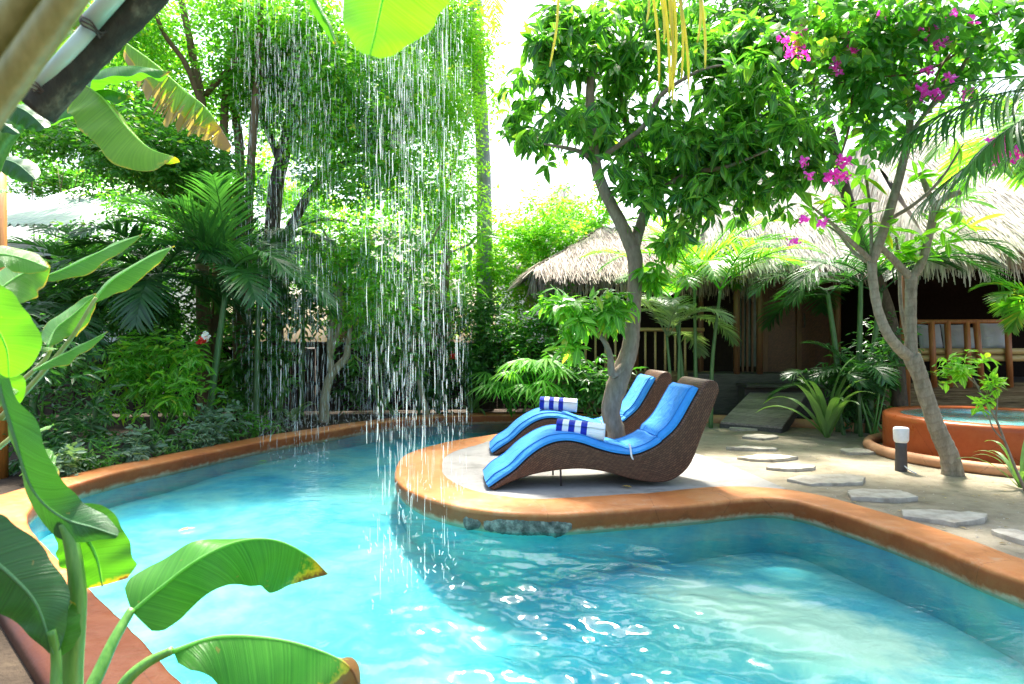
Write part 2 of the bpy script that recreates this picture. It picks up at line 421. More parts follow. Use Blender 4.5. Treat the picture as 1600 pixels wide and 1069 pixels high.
def watermat(name, tint, scale=1.0, strength=.5, dist=.05, chop=None, rough=.02, ior=1.33):
    m, nt, out = newmat(name)
    co = wpos(nt)
    a = noise_tex(nt, 2.3*scale, 3, .5, mapping(nt, co, (1, 1.15, 1)), 1.0)
    b = noise_tex(nt, 7.5*scale, 3, .5, mapping(nt, co, (1.2, .8, 1), (0, 0, .5)), 1.4)
    c = noise_tex(nt, 22*scale, 2, .5, co, .8)
    h = math2(nt, 'ADD', math2(nt, 'MULTIPLY', a, 1.0), math2(nt, 'ADD', math2(nt, 'MULTIPLY', b, .30), math2(nt, 'MULTIPLY', c, .05)))
    if chop:
        vd = N(nt, 'ShaderNodeVectorMath', operation='DISTANCE'); nt.links.new(co, vd.inputs[0]); vd.inputs[1].default_value = chop
        mp = N(nt, 'ShaderNodeMapRange', interpolation_type='SMOOTHSTEP'); mp.inputs[1].default_value = .4; mp.inputs[2].default_value = 2.2; mp.inputs[3].default_value = 1.9; mp.inputs[4].default_value = .13
        nt.links.new(vd.outputs['Value'], mp.inputs[0]); h = math2(nt, 'MULTIPLY', h, mp.outputs[0])
    nb = bump(nt, h, strength, dist)
    tr = N(nt, 'ShaderNodeBsdfTransparent'); tr.inputs[0].default_value = rgba(tint)
    gl = N(nt, 'ShaderNodeBsdfGlossy'); gl.inputs['Roughness'].default_value = rough; gl.inputs['Color'].default_value = (1, 1, 1, 1)
    nt.links.new(nb, gl.inputs['Normal'])
    fr = N(nt, 'ShaderNodeFresnel', i_IOR=ior); nt.links.new(nb, fr.inputs['Normal'])
    ms = N(nt, 'ShaderNodeMixShader')
    nt.links.new(fr.outputs[0], ms.inputs[0]); nt.links.new(tr.outputs[0], ms.inputs[1]); nt.links.new(gl.outputs[0], ms.inputs[2])
    nt.links.new(ms.outputs[0], out.inputs[0])
    return m
WZ0 = -.14
M['water'] = watermat('pool water', (1, 1, 1), 2.2, .25, .02, None, .05, 1.27)
_nt = M['water'].node_tree
_va = N(_nt, 'ShaderNodeVolumeAbsorption'); _va.inputs['Color'].default_value = (.10, .93, .90, 1); _va.inputs['Density'].default_value = .58
_nt.links.new(_va.outputs[0], _nt.nodes['Material Output'].inputs['Volume'])
M['tubwater'] = watermat('tub water', (.85, .95, .95), 1.4, .5, .03)

def streammat():
    m, nt, out = newmat('falling water')
    tr = N(nt, 'ShaderNodeBsdfTransparent'); tr.inputs[0].default_value = (.95, .98, .98, 1)
    p = principled(nt, None, (.95, .97, .97), .12, .9)
    tl = N(nt, 'ShaderNodeBsdfTranslucent'); tl.inputs[0].default_value = (.9, .95, .95, 1)
    m1 = N(nt, 'ShaderNodeMixShader', i_0=.5); nt.links.new(p.outputs[0], m1.inputs[1]); nt.links.new(tl.outputs[0], m1.inputs[2])
    rnd = N(nt, 'ShaderNodeNewGeometry').outputs['Random Per Island']
    f = N(nt, 'ShaderNodeMapRange'); f.inputs[3].default_value = .06; f.inputs[4].default_value = .48; nt.links.new(rnd, f.inputs[0])
    ms = N(nt, 'ShaderNodeMixShader'); nt.links.new(f.outputs[0], ms.inputs[0])
    nt.links.new(tr.outputs[0], ms.inputs[1]); nt.links.new(m1.outputs[0], ms.inputs[2])
    nt.links.new(ms.outputs[0], out.inputs[0])
    return m
M['stream'] = streammat()

def plain(name, c, rough=.5, spec=.5, var=.25, sc=20, bs=.15, **kw):
    lo = tuple(x*(1-var) for x in c); hi = tuple(min(1, x*(1+var)) for x in c)
    return mix_noise_mat(name, [(.3, lo), (.7, hi)], sc, 5, rough, bs, sc*4, .006, spec, **kw)

def woodmat(name, c0, c1, rough=.6, axis=(1, 14, 14), spec=.4, bs=.4):
    m, nt, out = newmat(name)
    co = mapping(nt, objco(nt), axis)
    n = noise_tex(nt, 3.5, 7, .65, co, .6)
    col = ramp(nt, [(.3, c0), (.7, c1)], n)
    rnd = N(nt, 'ShaderNodeNewGeometry').outputs['Random Per Island']
    f = N(nt, 'ShaderNodeMapRange'); f.inputs[3].default_value = .7; f.inputs[4].default_value = 1.25; nt.links.new(rnd, f.inputs[0])
    cb = N(nt, 'ShaderNodeCombineXYZ')
    for i in range(3): nt.links.new(f.outputs[0], cb.inputs[i])
    col = mixc(nt, col, cb.outputs[0], 1.0, 'MULTIPLY')
    principled(nt, out, col, rough, spec, bump(nt, n, bs, .005))
    return m
M['wood_post'] = woodmat('orange wood post', (.30, .10, .02), (.52, .22, .05), .45, (14, 14, 1))
M['wood_brown'] = woodmat('brown wood', (.09, .04, .02), (.2, .095, .045), .5, (14, 14, 1))
M['wood_dark'] = woodmat('dark fence wood', (.02, .013, .009), (.05, .033, .022), .85, (12, 12, 1))
M['wood_deck'] = woodmat('weathered deck', (.13, .108, .09), (.31, .27, .235), .75, (1.5, 12, 12))
M['wood_step'] = woodmat('dark step wood', (.03, .028, .026), (.08, .072, .065), .6, (1.5, 12, 12))
M['bamboo_red'] = woodmat('red bamboo', (.22, .07, .025), (.38, .15, .05), .4, (10, 10, 1.5))
M['bamboo_tan'] = woodmat('tan bamboo', (.36, .24, .10), (.52, .38, .18), .4, (1.5, 10, 10))
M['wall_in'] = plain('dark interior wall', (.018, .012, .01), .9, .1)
M['wall_white'] = plain('white painted wall', (.6, .62, .6), .8, .3, .1)
M['wall_wood'] = mix_noise_mat('rustic log wall', [(.3, (.05, .03, .015)), (.5, (.17, .11, .055)), (.75, (.32, .23, .13))], 5, 6, .8, .8, 9, .04, .3, vscale=(.5, .5, 7))

def doormat():
    m, nt, out = newmat('woven door panel')
    br = N(nt, 'ShaderNodeTexBrick'); br.inputs['Scale'].default_value = 9; br.inputs['Mortar Size'].default_value = .02
    br.inputs['Color1'].default_value = (.15, .055, .022, 1); br.inputs['Color2'].default_value = (.09, .034, .014, 1); br.inputs['Mortar'].default_value = (.03, .012, .006, 1)
    co = N(nt, 'ShaderNodeTexCoord').outputs['Object']
    sx = N(nt, 'ShaderNodeSeparateXYZ'); nt.links.new(co, sx.inputs[0]); cb = N(nt, 'ShaderNodeCombineXYZ')
    nt.links.new(math2(nt, 'ADD', sx.outputs[0], sx.outputs[2]), cb.inputs[0]); nt.links.new(math2(nt, 'SUBTRACT', sx.outputs[2], sx.outputs[0]), cb.inputs[1])
    nt.links.new(cb.outputs[0], br.inputs['Vector'])
    principled(nt, out, br.outputs['Color'], .45, .5, bump(nt, br.outputs['Fac'], -.4, .01))
    return m
M['door'] = doormat()

def thatchmat(name, c0, c1, c2):
    m, nt, out = newmat(name)
    rnd = N(nt, 'ShaderNodeNewGeometry').outputs['Random Per Island']
    n = noise_tex(nt, 1.7, 6, .68, wpos(nt))
    col = ramp(nt, [(.22, c0), (.5, c1), (.78, c2)], math2(nt, 'ADD', math2(nt, 'MULTIPLY', rnd, .5), math2(nt, 'MULTIPLY', n, .5)))
    principled(nt, out, col, .85, .2)
    return m
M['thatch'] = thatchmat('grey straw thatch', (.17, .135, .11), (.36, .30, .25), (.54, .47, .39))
M['thatch_pale'] = thatchmat('sunlit pale thatch', (.46, .42, .36), (.60, .55, .48), (.72, .67, .60))  # sun glare on these roofs put into the pale straw colour

def rattanmat():
    m, nt, out = newmat('brown rattan weave')
    at = N(nt, 'ShaderNodeAttribute', attribute_name='ts')
    br = N(nt, 'ShaderNodeTexBrick'); br.offset = .5
    br.inputs['Scale'].default_value = 1; br.inputs['Brick Width'].default_value = .05; br.inputs['Row Height'].default_value = .020; br.inputs['Mortar Size'].default_value = .0036
    br.inputs['Mortar Smooth'].default_value = .6
    br.inputs['Color1'].default_value = (.15, .072, .042, 1); br.inputs['Color2'].default_value = (.075, .035, .02, 1); br.inputs['Mortar'].default_value = (.012, .006, .004, 1)
    nt.links.new(at.outputs['Vector'], br.inputs['Vector'])
    col = mixc(nt, br.outputs['Color'], (.09, .05, .034), math2(nt, 'MULTIPLY', noise_tex(nt, 6, 4, .6, objco(nt)), .5))
    principled(nt, out, col, .5, .22, bump(nt, br.outputs['Fac'], -1.0, .008))
    return m
M['rattan'] = rattanmat()

def fabricmat(name, c, rough=.55):
    m, nt, out = newmat(name)
    co = objco(nt)
    n = noise_tex(nt, 5, 5, .6, co, .7); n2 = noise_tex(nt, 300, 2, .5, co)
    n3 = noise_tex(nt, 9, 4, .55, mapping(nt, co, (.6, 1.6, 1), (0, 0, .6)), 1.5)
    col = mixc(nt, tuple(x*.8 for x in c), tuple(min(1, x*1.15+.01) for x in c), n)
    p = principled(nt, out, col, rough, .2, bump(nt, math2(nt, 'ADD', n3, math2(nt, 'MULTIPLY', n2, .04)), .5, .04))
    p.inputs['Sheen Weight'].default_value = .06
    return m
M['cushion'] = fabricmat('blue cushion cover', (.032, .26, .68), .7)
M['cushion_edge'] = fabricmat('blue piping', (.02, .17, .5))
M['pillow'] = fabricmat('grey pillow cotton', (.42, .44, .48), .8)
M['strapwhite'] = plain('white tie', (.75, .77, .8), .7)

def towelmat():
    m, nt, out = newmat('striped towel terry')
    at = N(nt, 'ShaderNodeAttribute', attribute_name='ts'); sx = N(nt, 'ShaderNodeSeparateXYZ'); nt.links.new(at.outputs['Vector'], sx.inputs[0])
    w = math2(nt, 'SINE', math2(nt, 'MULTIPLY', sx.outputs[0], 2*math.pi/.108))
    st = math2(nt, 'GREATER_THAN', w, 0.0)
    st = math2(nt, 'MULTIPLY', st, math2(nt, 'LESS_THAN', sx.outputs[0], .30))
    col = mixc(nt, (.80, .83, .88), (.012, .03, .40), st)
    n = noise_tex(nt, 220, 4, .7, objco(nt))
    p = principled(nt, out, col, .95, .1, bump(nt, n, .8, .006)); p.inputs['Sheen Weight'].default_value = .4
    return m
M['towel'] = towelmat()
M['plastic_white'] = plain('white lamp plastic', (.72, .73, .74), .35, .5, .08)
M['plastic_dark'] = plain('dark lamp post', (.05, .045, .045), .5)
M['pvc'] = plain('pale green pipe', (.45, .58, .46), .38, .5, .1, 8)
M['beam_old'] = barkmat('mossy dark beam', (.010, .010, .008), (.045, .044, .03), (.26, .25, .16), 0, .9)
M['bamboo_near'] = stalkmat('olive bamboo', (.22, .215, .065), (.40, .38, .15))
M['wire'] = plain('rusty wire', (.05, .035, .025), .6)
M['bract'] = leafmat('magenta bract', (.62, .05, .42), (.85, .16, .65), (.85, .4, .7), .5, .5, .3, (1.0, .6, 1.0), False)
M['flower_white'] = leafmat('white petals', (.75, .75, .7), (.85, .85, .8), None, .3, .6, .3, (1, 1, 1), False)
M['flower_red'] = leafmat('red petals', (.5, .02, .015), (.65, .06, .04), None, .4, .5, .3, (1, .6, .5), False)
M['strand'] = leafmat('yellow palm strand', (.38, .36, .05), (.6, .52, .09), None, .35, .4)
M['leaf_fallen'] = leafmat('dry leaf', (.45, .30, .06), (.55, .36, .08), None, .3, .6)

def roofmetal():
    m, nt, out = newmat('pale corrugated sheet')
    col = ramp(nt, [(.3, (.30, .39, .35)), (.7, (.42, .50, .46))], noise_tex(nt, 2, 5, .6, objco(nt)))
    principled(nt, out, col, .4, .5)
    return m
M['metal'] = roofmetal()
def lampmat():
    m, nt, out = newmat('lit lamp')
    e = N(nt, 'ShaderNodeEmission', i_Strength=4.0); e.inputs[0].default_value = (1, .62, .25, 1)
    nt.links.new(e.outputs[0], out.inputs[0]); return m
M['lamp'] = lampmat()

# ------------------------------------------------------------------ leaf shapes
def leaf_t(w, droop=.12, fold=.12, pk=.4, stations=4, tipw=.06):
    ts = np.linspace(0, 1, stations); v = []
    for t in ts:
        hw = w*((t/pk)**.8 if t < pk else max(0, 1-((t-pk)/(1-pk))**1.7))
        hw = max(hw, w*tipw)
        z = -droop*t*t
        v += [(-hw, t, z+fold*hw*1.5), (0, t, z), (hw, t, z+fold*hw*1.5)]
    q = []
    for i in range(stations-1):
        for j in (0, 1): q.append([i*3+j, i*3+j+1, i*3+j+4, i*3+j+3])
    return np.array(v, float), np.array(q, int)
L_SMALL = leaf_t(.27, .1, .15, .4, 3)
L_OVATE = leaf_t(.24, .22, .14, .42, 4)
L_LANCE = leaf_t(.15, .3, .15, .4, 5)
L_MANGO = leaf_t(.19, .32, .14, .45, 5)
L_PADDLE = leaf_t(.17, .22, .12, .6, 5)
L_HEART = leaf_t(.40, .2, .18, .28, 4)
L_PETAL = leaf_t(.42, -.15, .25, .5, 4)

def rdir(n, r=None):
    r = r or rng
    return nrm(r.normal(size=(n, 3)))

def blobs_px(bl):
    """(px, py, Y, rx px, ry px, depth radius m, weight)"""
    out = []
    for b in bl:
        px, py, Y, rx, ry, dz = b[:6]; w = b[6] if len(b) > 6 else 1.0
        out.append((np.array(P(px, py, Y)), np.array([rx/F*Y, dz, ry/F*Y]), w*rx*ry))
    return out

def scatter(bl, n, shell=.45):
    w = np.array([b[2] for b in bl]); idx = rng.choice(len(bl), n, p=w/w.sum())
    d = rdir(n); rad = rng.uniform(0, 1, n)**shell
    C = np.array([b[0] for b in bl])[idx]; S = np.array([b[1] for b in bl])[idx]
    return C+d*rad[:, None]*S, d

def sub_clump(bl, k, r=(.3, .5)):
    """break each ellipsoid into k smaller clumps so the crown has gaps and lobes"""
    out = []
    for c, s, w in bl:
        for _ in range(k):
            d = rdir(1)[0]*rng.uniform(.35, 1.0)
            f = rng.uniform(*r)
            out.append((c+d*s, s*f*np.array([1, 1, .8]), w/k*rng.uniform(.5, 1.4)))
    return out

def twig_leaves(mb, bl, ntw, per, size, tmpl, tw=.35, grav=.3, spread=.9, clump=6, jit=.25, flat=.6, twigs=None):
    """leaves set along short twigs"""
    cl = sub_clump(bl, clump) if clump else bl
    p, d = scatter(cl, ntw)
    ax = nrm(d*.6+rdir(ntw)*.7+np.array([0, 0, -.1]))
    if twigs is not None:
        for i in range(0, ntw, 3):
            twigs.tube([p[i]-ax[i]*.1, p[i]+ax[i]*tw], [.006, .003], 3, caps=False)
    f = np.tile(np.linspace(.05, 1, per), ntw)
    pi = np.repeat(p, per, 0)+np.repeat(ax, per, 0)*(f*tw)[:, None]
    n = len(pi)
    side = nrm(np.cross(np.repeat(ax, per, 0), np.array([0, 0, 1.0]))+.01)
    sg = np.where(np.arange(n) % 2 == 0, 1, -1)[:, None]
    la = nrm(np.repeat(ax, per, 0)*.55+side*sg*spread+rdir(n)*.45+np.array([0, 0, -grav]))
    up = nrm(np.array([0, 0, flat])+rdir(n)*.6)
    sc = size*rng.uniform(1-jit*1.6, 1+jit, n)
    mb.inst(tmpl, pi, la, up, sc)

def whorls(mb, pos, axes, per, size, tmpl, grav=.5, open_=.9, jit=.25, r0=.03):
    """rosettes of leaves at twig ends"""
    n = len(pos); pos = np.asarray(pos, float); axes = nrm(np.asarray(axes, float))
    u = nrm(np.cross(axes, rdir(n))); w = np.cross(axes, u)
    a = rng.uniform(0, 2*math.pi, (n, per)) if per < 5 else (np.linspace(0, 2*math.pi, per, endpoint=False)[None]*2.4+rng.uniform(-.4, .4, (n, per)))
    o = rng.uniform(open_*.55, open_*1.2, (n, per))
    rad = np.cos(a)[..., None]*u[:, None]+np.sin(a)[..., None]*w[:, None]
    la = nrm(axes[:, None]*(1.15-o)[..., None]+rad*o[..., None]+np.array([0, 0, -grav])+rng.normal(size=(n, per, 3))*.12)
    up = nrm(axes[:, None]*.8+np.array([0, 0, .7])+rng.normal(size=(n, per, 3))*.2)
    pp = pos[:, None]-axes[:, None]*(rng.uniform(0, 1, (n, per))*r0*4)[..., None]+rad*.008
    sc = size*rng.uniform(1-jit*1.5, 1+jit, (n, per))
    mb.inst(tmpl, pp.reshape(-1, 3), la.reshape(-1, 3), up.reshape(-1, 3), sc.ravel())

def limb(mb, pts, r, sides=9, n=None, wob=.05):
    c = catmull(pts, n or max(8, len(pts)*7))
    mb.tube(c, r, sides, wob)
    return c

def ppath(px, Y, dY=0.0):
    """pixel polyline at distance Y (drifting by dY over its length)"""
    k = len(px)
    return [P(x, y, Y+dY*i/max(1, k-1)) for i, (x, y) in enumerate(px)]

# ------------------------------------------------------------------ pool, coping, ground
WZ = -.14
isl_px = [(820, 672), (760, 680), (700, 690), (650, 703), (625, 718), (618, 740), (632, 760), (660, 776), (700, 788), (761, 798), (821, 802), (881, 802),
          (941, 798), (1021, 792), (1080, 788), (1160, 780), (1200, 778), (1241, 782), (1281, 792), (1361, 817), (1441, 845), (1522, 877), (1600, 905)]
near = [(2.85, 2.7), (2.9, 2.0), (2.4, 1.3), (1.4, 1.0), (.3, 1.3), (-.6, 1.85), (-1.155, 2.32), (-1.74, 2.86), (-2.42, 3.5), (-3.0, 4.05), (-3.45, 4.52), (-3.72, 4.98),
        (-3.84, 5.45), (-3.8, 6.04), (-3.52, 6.95), (-3.09, 8.14), (-2.64, 8.93), (-2.0, 9.95), (-1.1, 10.72), (0, 10.95), (1.0, 10.8), (1.55, 10.3), (1.35, 9.7), (.75, 9.3)]
isl = [(G(x, y).x, G(x, y).y) for x, y in isl_px]
ctrl = near+isl                       # closed loop, clockwise seen from above on the left side
NP = 720
OUT = catmull(ctrl, NP, True)
tan = nrm(np.roll(OUT, -1, 0)-np.roll(OUT, 1, 0))
area = .5*np.sum(OUT[:, 0]*np.roll(OUT[:, 1], -1)-np.roll(OUT[:, 0], -1)*OUT[:, 1])
outn = np.stack([tan[:, 1], -tan[:, 0]], 1)*(1 if area > 0 else -1)
# width of the coping along the loop: broad on the island and by the camera
wid = np.zeros(NP)
for i, (x, y) in enumerate(OUT):
    onisl = (x > -1.5 and y > 4.4 and y < 8.2 and x < 2.0)
    wid[i] = .47 if onisl else (.36 if y < 3.7 and x < 0 else .46 if y < 5.2 and x < 0 else .34)
for _ in range(20): wid = (np.roll(wid, 1)+wid+np.roll(wid, -1))/3

def ring(off, z):
    r = OUT+outn*(off if not np.isscalar(off) else np.full(NP, off))[:, None]
    zz = z if not np.isscalar(z) else np.full(NP, z)
    return np.column_stack([r, zz])

jit = np.array([noise.noise(Vector((x*1.3, y*1.3, 0)))*.026+noise.noise(Vector((x*6, y*6, 3)))*.006 for x, y in OUT])
jz = np.array([noise.noise(Vector((x*1.1, y*1.1, 5)))*.010+noise.noise(Vector((x*7, y*7, 8)))*.003 for x, y in OUT])
prof = [(.03, -.17), (.012+jit, -.150), (jit, -.10), (-.006+jit, -.045+jz), (-.004+jit, -.018+jz), (.004+jit, -.006+jz), (.018+jit, .000+jz), (.05, .003+jz), (.5*wid, .006+jz), (wid-.05, .003+jz), (wid-.015, -.008+jz), (wid+.0, -.035), (wid+.005, -.2)]
rings = [ring(a, np.full(NP, b) if np.isscalar(b) else b) for a, b in prof]
V = np.stack(rings+[]).transpose(1, 0, 2); V = np.concatenate([V, V[:1]], 0)
mb = MB(); mb.grid(V, flip=area > 0)
coping = tag(mb.build('pool_coping', M['coping'], base=(0, 0, 0)), 'rounded terracotta painted coping running all round the turquoise pool', 'coping', kind='structure')

def fill(loops, z, name, mat, kind='structure', thick=0.0, label=None, cat=None):
    """flat sheet bounded by the first loop, the others are holes"""
    bm = bmesh.new(); edges = []
    for lp in loops:
        vs = [bm.verts.new((p[0], p[1], z)) for p in lp]
        edges += [bm.edges.new((vs[i], vs[(i+1) % len(vs)])) for i in range(len(vs))]
    bmesh.ops.triangle_fill(bm, use_beauty=True, use_dissolve=False, edges=edges)
    for f in bm.faces:
        if f.normal.z < 0: f.normal_flip()
    if thick:
        r = bmesh.ops.extrude_face_region(bm, geom=bm.faces[:])
        for e in r['geom']:
            if isinstance(e, bmesh.types.BMVert): e.co.z -= thick
        bmesh.ops.recalc_face_normals(bm, faces=bm.faces[:])
    me = bpy.data.meshes.new(name); bm.to_mesh(me); bm.free(); me.materials.append(mat)
    o = bpy.data.objects.new(name, me); COL.objects.link(o); o['_w'] = (0, 0, 0)
    return tag(o, label, cat, None, kind)

big = [(math.cos(a)*600, math.sin(a)*600) for a in np.linspace(0, 2*math.pi, 48, endpoint=False)]
fill([big, ring(.2, 0)[:, :2]], -.055, 'ground', M['soil'], label='dark soil of the planting beds around the pool', cat='ground')
# pool basin
mb = MB()
pr = [(.028, -.12), (.028, WZ-.02), (.0, -1.1), (-.02, -2.0)]
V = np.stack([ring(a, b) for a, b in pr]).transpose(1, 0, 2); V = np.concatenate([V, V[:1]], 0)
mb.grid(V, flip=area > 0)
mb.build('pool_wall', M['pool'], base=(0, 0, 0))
bpy.data.objects['pool_wall']['kind'] = 'structure'
def depth(x, y):
    """shallow all round, with a deep basin in the middle and a raised shelf in the right-hand bay"""
    d = .27-.11*min(1, max(0, (y-4.5)/3))
    e = math.hypot((x+.15)/2.0, (y-3.1)/1.55)
    deep = 1/(1+math.exp((e-1)*4.5))
    # the shelf ends at a slanting edge
    s = (x-.83)*.65+(y-4.2)*.76
    shelf = 1/(1+math.exp(-s*22))
    return d+.05*shelf*(1 if x > .4 and y < 5.2 else 0)+deep*.40*(1-shelf)+.03*noise.noise(Vector((x*1.2, y*1.2, 0)))
gx = np.linspace(-4.3, 3.3, 150); gy = np.linspace(.7, 11.3, 190)
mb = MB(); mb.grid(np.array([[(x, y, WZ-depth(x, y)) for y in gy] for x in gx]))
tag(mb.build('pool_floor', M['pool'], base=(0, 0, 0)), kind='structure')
def inside(X, Y, poly):
    r = np.zeros(X.shape, bool); n = len(poly)
    for k in range(n):
        x0, y0 = poly[k]; x1, y1 = poly[(k+1) % n]
        if y0 == y1: continue
        c = ((y0 > Y) != (y1 > Y)) & (X < (x1-x0)*(Y-y0)/(y1-y0)+x0); r ^= c
    return r
wr = np.random.default_rng(17)
xs = np.arange(-4.0, 3.1, .0155)
ys = [.9]
while ys[-1] < 11.1: ys.append(ys[-1]+.0105+.0022*max(0, ys[-1]-2))
ys = np.array(ys); XX, YY = np.meshgrid(xs, ys, indexing='ij')
ZZ = np.zeros_like(XX)
chop = np.exp(-(((XX-.05)/1.25)**2+((YY-2.7)/1.35)**2)**1.5)
chop = np.maximum(chop, .55*np.exp(-((XX+.6)/.7)**2-((YY-4.6)/1.0)**2))
for k in range(70):
    lam = .07*(9.0**wr.random()); th = math.atan2(.90, .42)+wr.normal()*.55; kx, ky = math.cos(th)*2*math.pi/lam, math.sin(th)*2*math.pi/lam
    sl = .036*(1.25 if .1 < lam < .3 else .8); amp = sl*lam/(2*math.pi)
    gate = .6+.4*np.sin(XX*wr.uniform(1, 3)+YY*wr.uniform(-2, 2)+wr.uniform(0, 6))
    calm = .13 if lam > .15 else .06
    ph = kx*XX+ky*YY+wr.uniform(0, 6.28)+.5*np.sin(XX*wr.uniform(2, 5)+wr.uniform(0, 6))
    ZZ += amp*(calm+(1.75-calm)*chop)*gate*np.sin(ph)
for px, py, A_, lam in ((1395, 880, .0016, .05), (1480, 870, .0014, .05), (1180, 872, .0015, .05), (1440, 960, .0016, .05), (810, 895, .0022, .06), (690, 880, .004, .07), (640, 905, .004, .08), (660, 850, .004, .07), (720, 930, .004, .08), (600, 940, .003, .07), (585, 880, .003, .07), (655, 985, .003, .07), (560, 760, .002, .09), (640, 720, .003, .10), (600, 705, .003, .11), (500, 740, .002, .09)):
    g = G(px, py, WZ); r_ = np.hypot(XX-g.x, YY-g.y); ZZ += A_*np.cos(r_*2*math.pi/lam)*np.exp(-r_/(lam*2.2))
ins = inside(XX, YY, ring(.034, 0)[::2, :2])
cell = ins[:-1, :-1] | ins[1:, :-1] | ins[:-1, 1:] | ins[1:, 1:]
ny = len(ys); ii, jj_ = np.nonzero(cell); b0 = ii*ny+jj_
q = np.stack([b0, b0+ny, b0+ny+1, b0+1], 1)
used_, inv = np.unique(q.ravel(), return_inverse=True)
Vw = np.stack([XX.ravel(), YY.ravel(), WZ+ZZ.ravel()], 1)[used_]
mb = MB(); mb.add(Vw, inv.reshape(-1, 4))
wt = mb.build('pool_water', M['water'], base=(0, 0, 0))
tag(wt, 'rippled turquoise water filling the curved pool', 'water', kind='structure')

# concrete ledge on the island
sel = [i for i in range(NP) if (OUT[i, 1] > 4.55 and OUT[i, 1] < 9.2 and OUT[i, 0] > -1.6 and OUT[i, 0] < 2.05)]
start = next(i for i in sel if (i-1) % NP not in sel)
order = []; i = start
while i in sel: order.append(i); i = (i+1) % NP
edge = [tuple((OUT[i]+outn[i]*(wid[i]-.06))) for i in order]
right = [(2.33, 5.42), (2.28, 5.9), (2.2, 6.5), (2.08, 7.1), (1.85, 7.9), (1.5, 8.6), (1.05, 9.05)]
loop = edge+right if math.hypot(edge[-1][0]-2.3, edge[-1][1]-5.4) < math.hypot(edge[0][0]-2.3, edge[0][1]-5.4) else edge[::-1]+right
fill([loop], -.006, 'concrete_ledge', M['concrete'], thick=.05, label='pale stained concrete floor of the ledge under the loungers', cat='paving')
# sand garden
sandl = [(1.2, 9.7), (1.3, 8.6), (1.0, 7.5), (1.2, 6.3), (1.9, 5.35), (2.35, 5.15), (2.5, 4.75), (2.62, 4.3), (2.72, 3.9), (2.8, 3.5), (2.95, 3.1), (3.1, 2.5), (4.5, 1.5), (9, 1.8), (11, 6), (9.5, 8.6), (5.2, 9.0), (4.3, 9.6), (3.3, 10.05), (2.2, 10.3), (1.6, 10.35)]
fill([catmull(sandl, 140, True)], -.03, 'sand_path', M['sand'], label='trodden beige sand of the garden path', cat='sand')

# bare cement patch on the island front: a thin flush skin where the plaster has fallen off
mb = MB()
fr = [k for k in range(NP) if abs(OUT[k, 1]-4.75) < .4 and -.6 < OUT[k, 0] < .9]
fr.sort(key=lambda k: OUT[k, 0]/OUT[k, 1])
fu = np.array([OUT[k, 0]/OUT[k, 1]*F+CX for k in fr]); fx = OUT[fr]; fn_ = outn[fr]; fj = jit[fr]
for c0, c1, zt, zb, sd in ((724, 752, -.07, -.15, 4), (756, 893, -.048, -.16, 1)):
    us = np.linspace(c0, c1, 70); Vg = np.zeros((70, 12, 3))
    for a_, u in enumerate(us):
        base = np.array([np.interp(u, fu, fx[:, 0]), np.interp(u, fu, fx[:, 1])]); nn = np.array([np.interp(u, fu, fn_[:, 0]), np.interp(u, fu, fn_[:, 1])]); jj = np.interp(u, fu, fj)
        f = min(1, 5*min(a_, 69-a_)/69)**.6
        z0 = zt+.022*noise.noise(Vector((u*.045, sd, 0)))+.008*noise.noise(Vector((u*.2, sd, 4)))-.03*(1-f)
        z1 = zb+.035*noise.noise(Vector((u*.035, sd, 7)))+.012*noise.noise(Vector((u*.17, sd, 2)))+.04*(1-f)
        for b_ in range(12):
            z = z0+(z1-z0)*b_/11; ed = min(1, 4*min(b_, 11-b_)/11)*f
            q = base+nn*(jj-.004-.006*ed-.004*noise.noise(Vector((u*.1, z*30, sd)))*ed); Vg[a_, b_] = (q[0], q[1], z)
    mb.grid(Vg)
mb.build('cement_patch', M['cement'], coping)

# ------------------------------------------------------------------ curb, tub, lamp, stones, ramp
mb = MB()
cp = catmull([(2.0, 10.42, .0), (2.6, 10.25, .0), (3.3, 10.05, 0), (4.3, 9.55, 0), (5.0, 9.0, 0), (5.5, 8.7, 0)], 60)
mb.tube(cp+np.array([0, 0, .01]), .085, 10, .02)
tag(mb.build('garden_curb', M['curb']), 'low terracotta curb edging the sand in front of the hut', 'curb')

TC = Vector((5.44, 7.1, 0))
tub = thing('plunge_tub', 'round red terracotta plunge tub filled with teal water', 'tub', TC)
mb = MB(); Rr = 1.15
mb.lathe(TC, [(Rr-.02, -.1), (Rr, .02), (Rr+.005, .36), (Rr, .405), (Rr-.03, .425), (Rr-.15, .425), (Rr-.175, .415), (Rr-.18, .36), (Rr-.18, .05), (0.001, .05)], 96)
mb.build('tub_wall', M['tub'], tub)
mb = MB(); mb.lathe(TC, [(Rr-.182, .405), (.5, .405), (.001, .405)], 72); mb.build('tub_water', M['tubwater'], tub)
mb = MB(); mb.lathe(TC, [(Rr-.183, .402), (Rr-.20, .375), (.5, .36), (.001, .36)], 72); mb.build('tub_floor', M['pool'], tub)
mb = MB(); a = np.linspace(0, 2*math.pi, 73)
mb.tube(np.stack([TC.x+np.cos(a)*1.30, TC.y+np.sin(a)*1.30, np.full(73, .02)], 1), .062, 10, .015, caps=False)
tag(mb.build('tub_curb', M['curb']), 'round terracotta kerb ring at the foot of the red tub', 'curb')

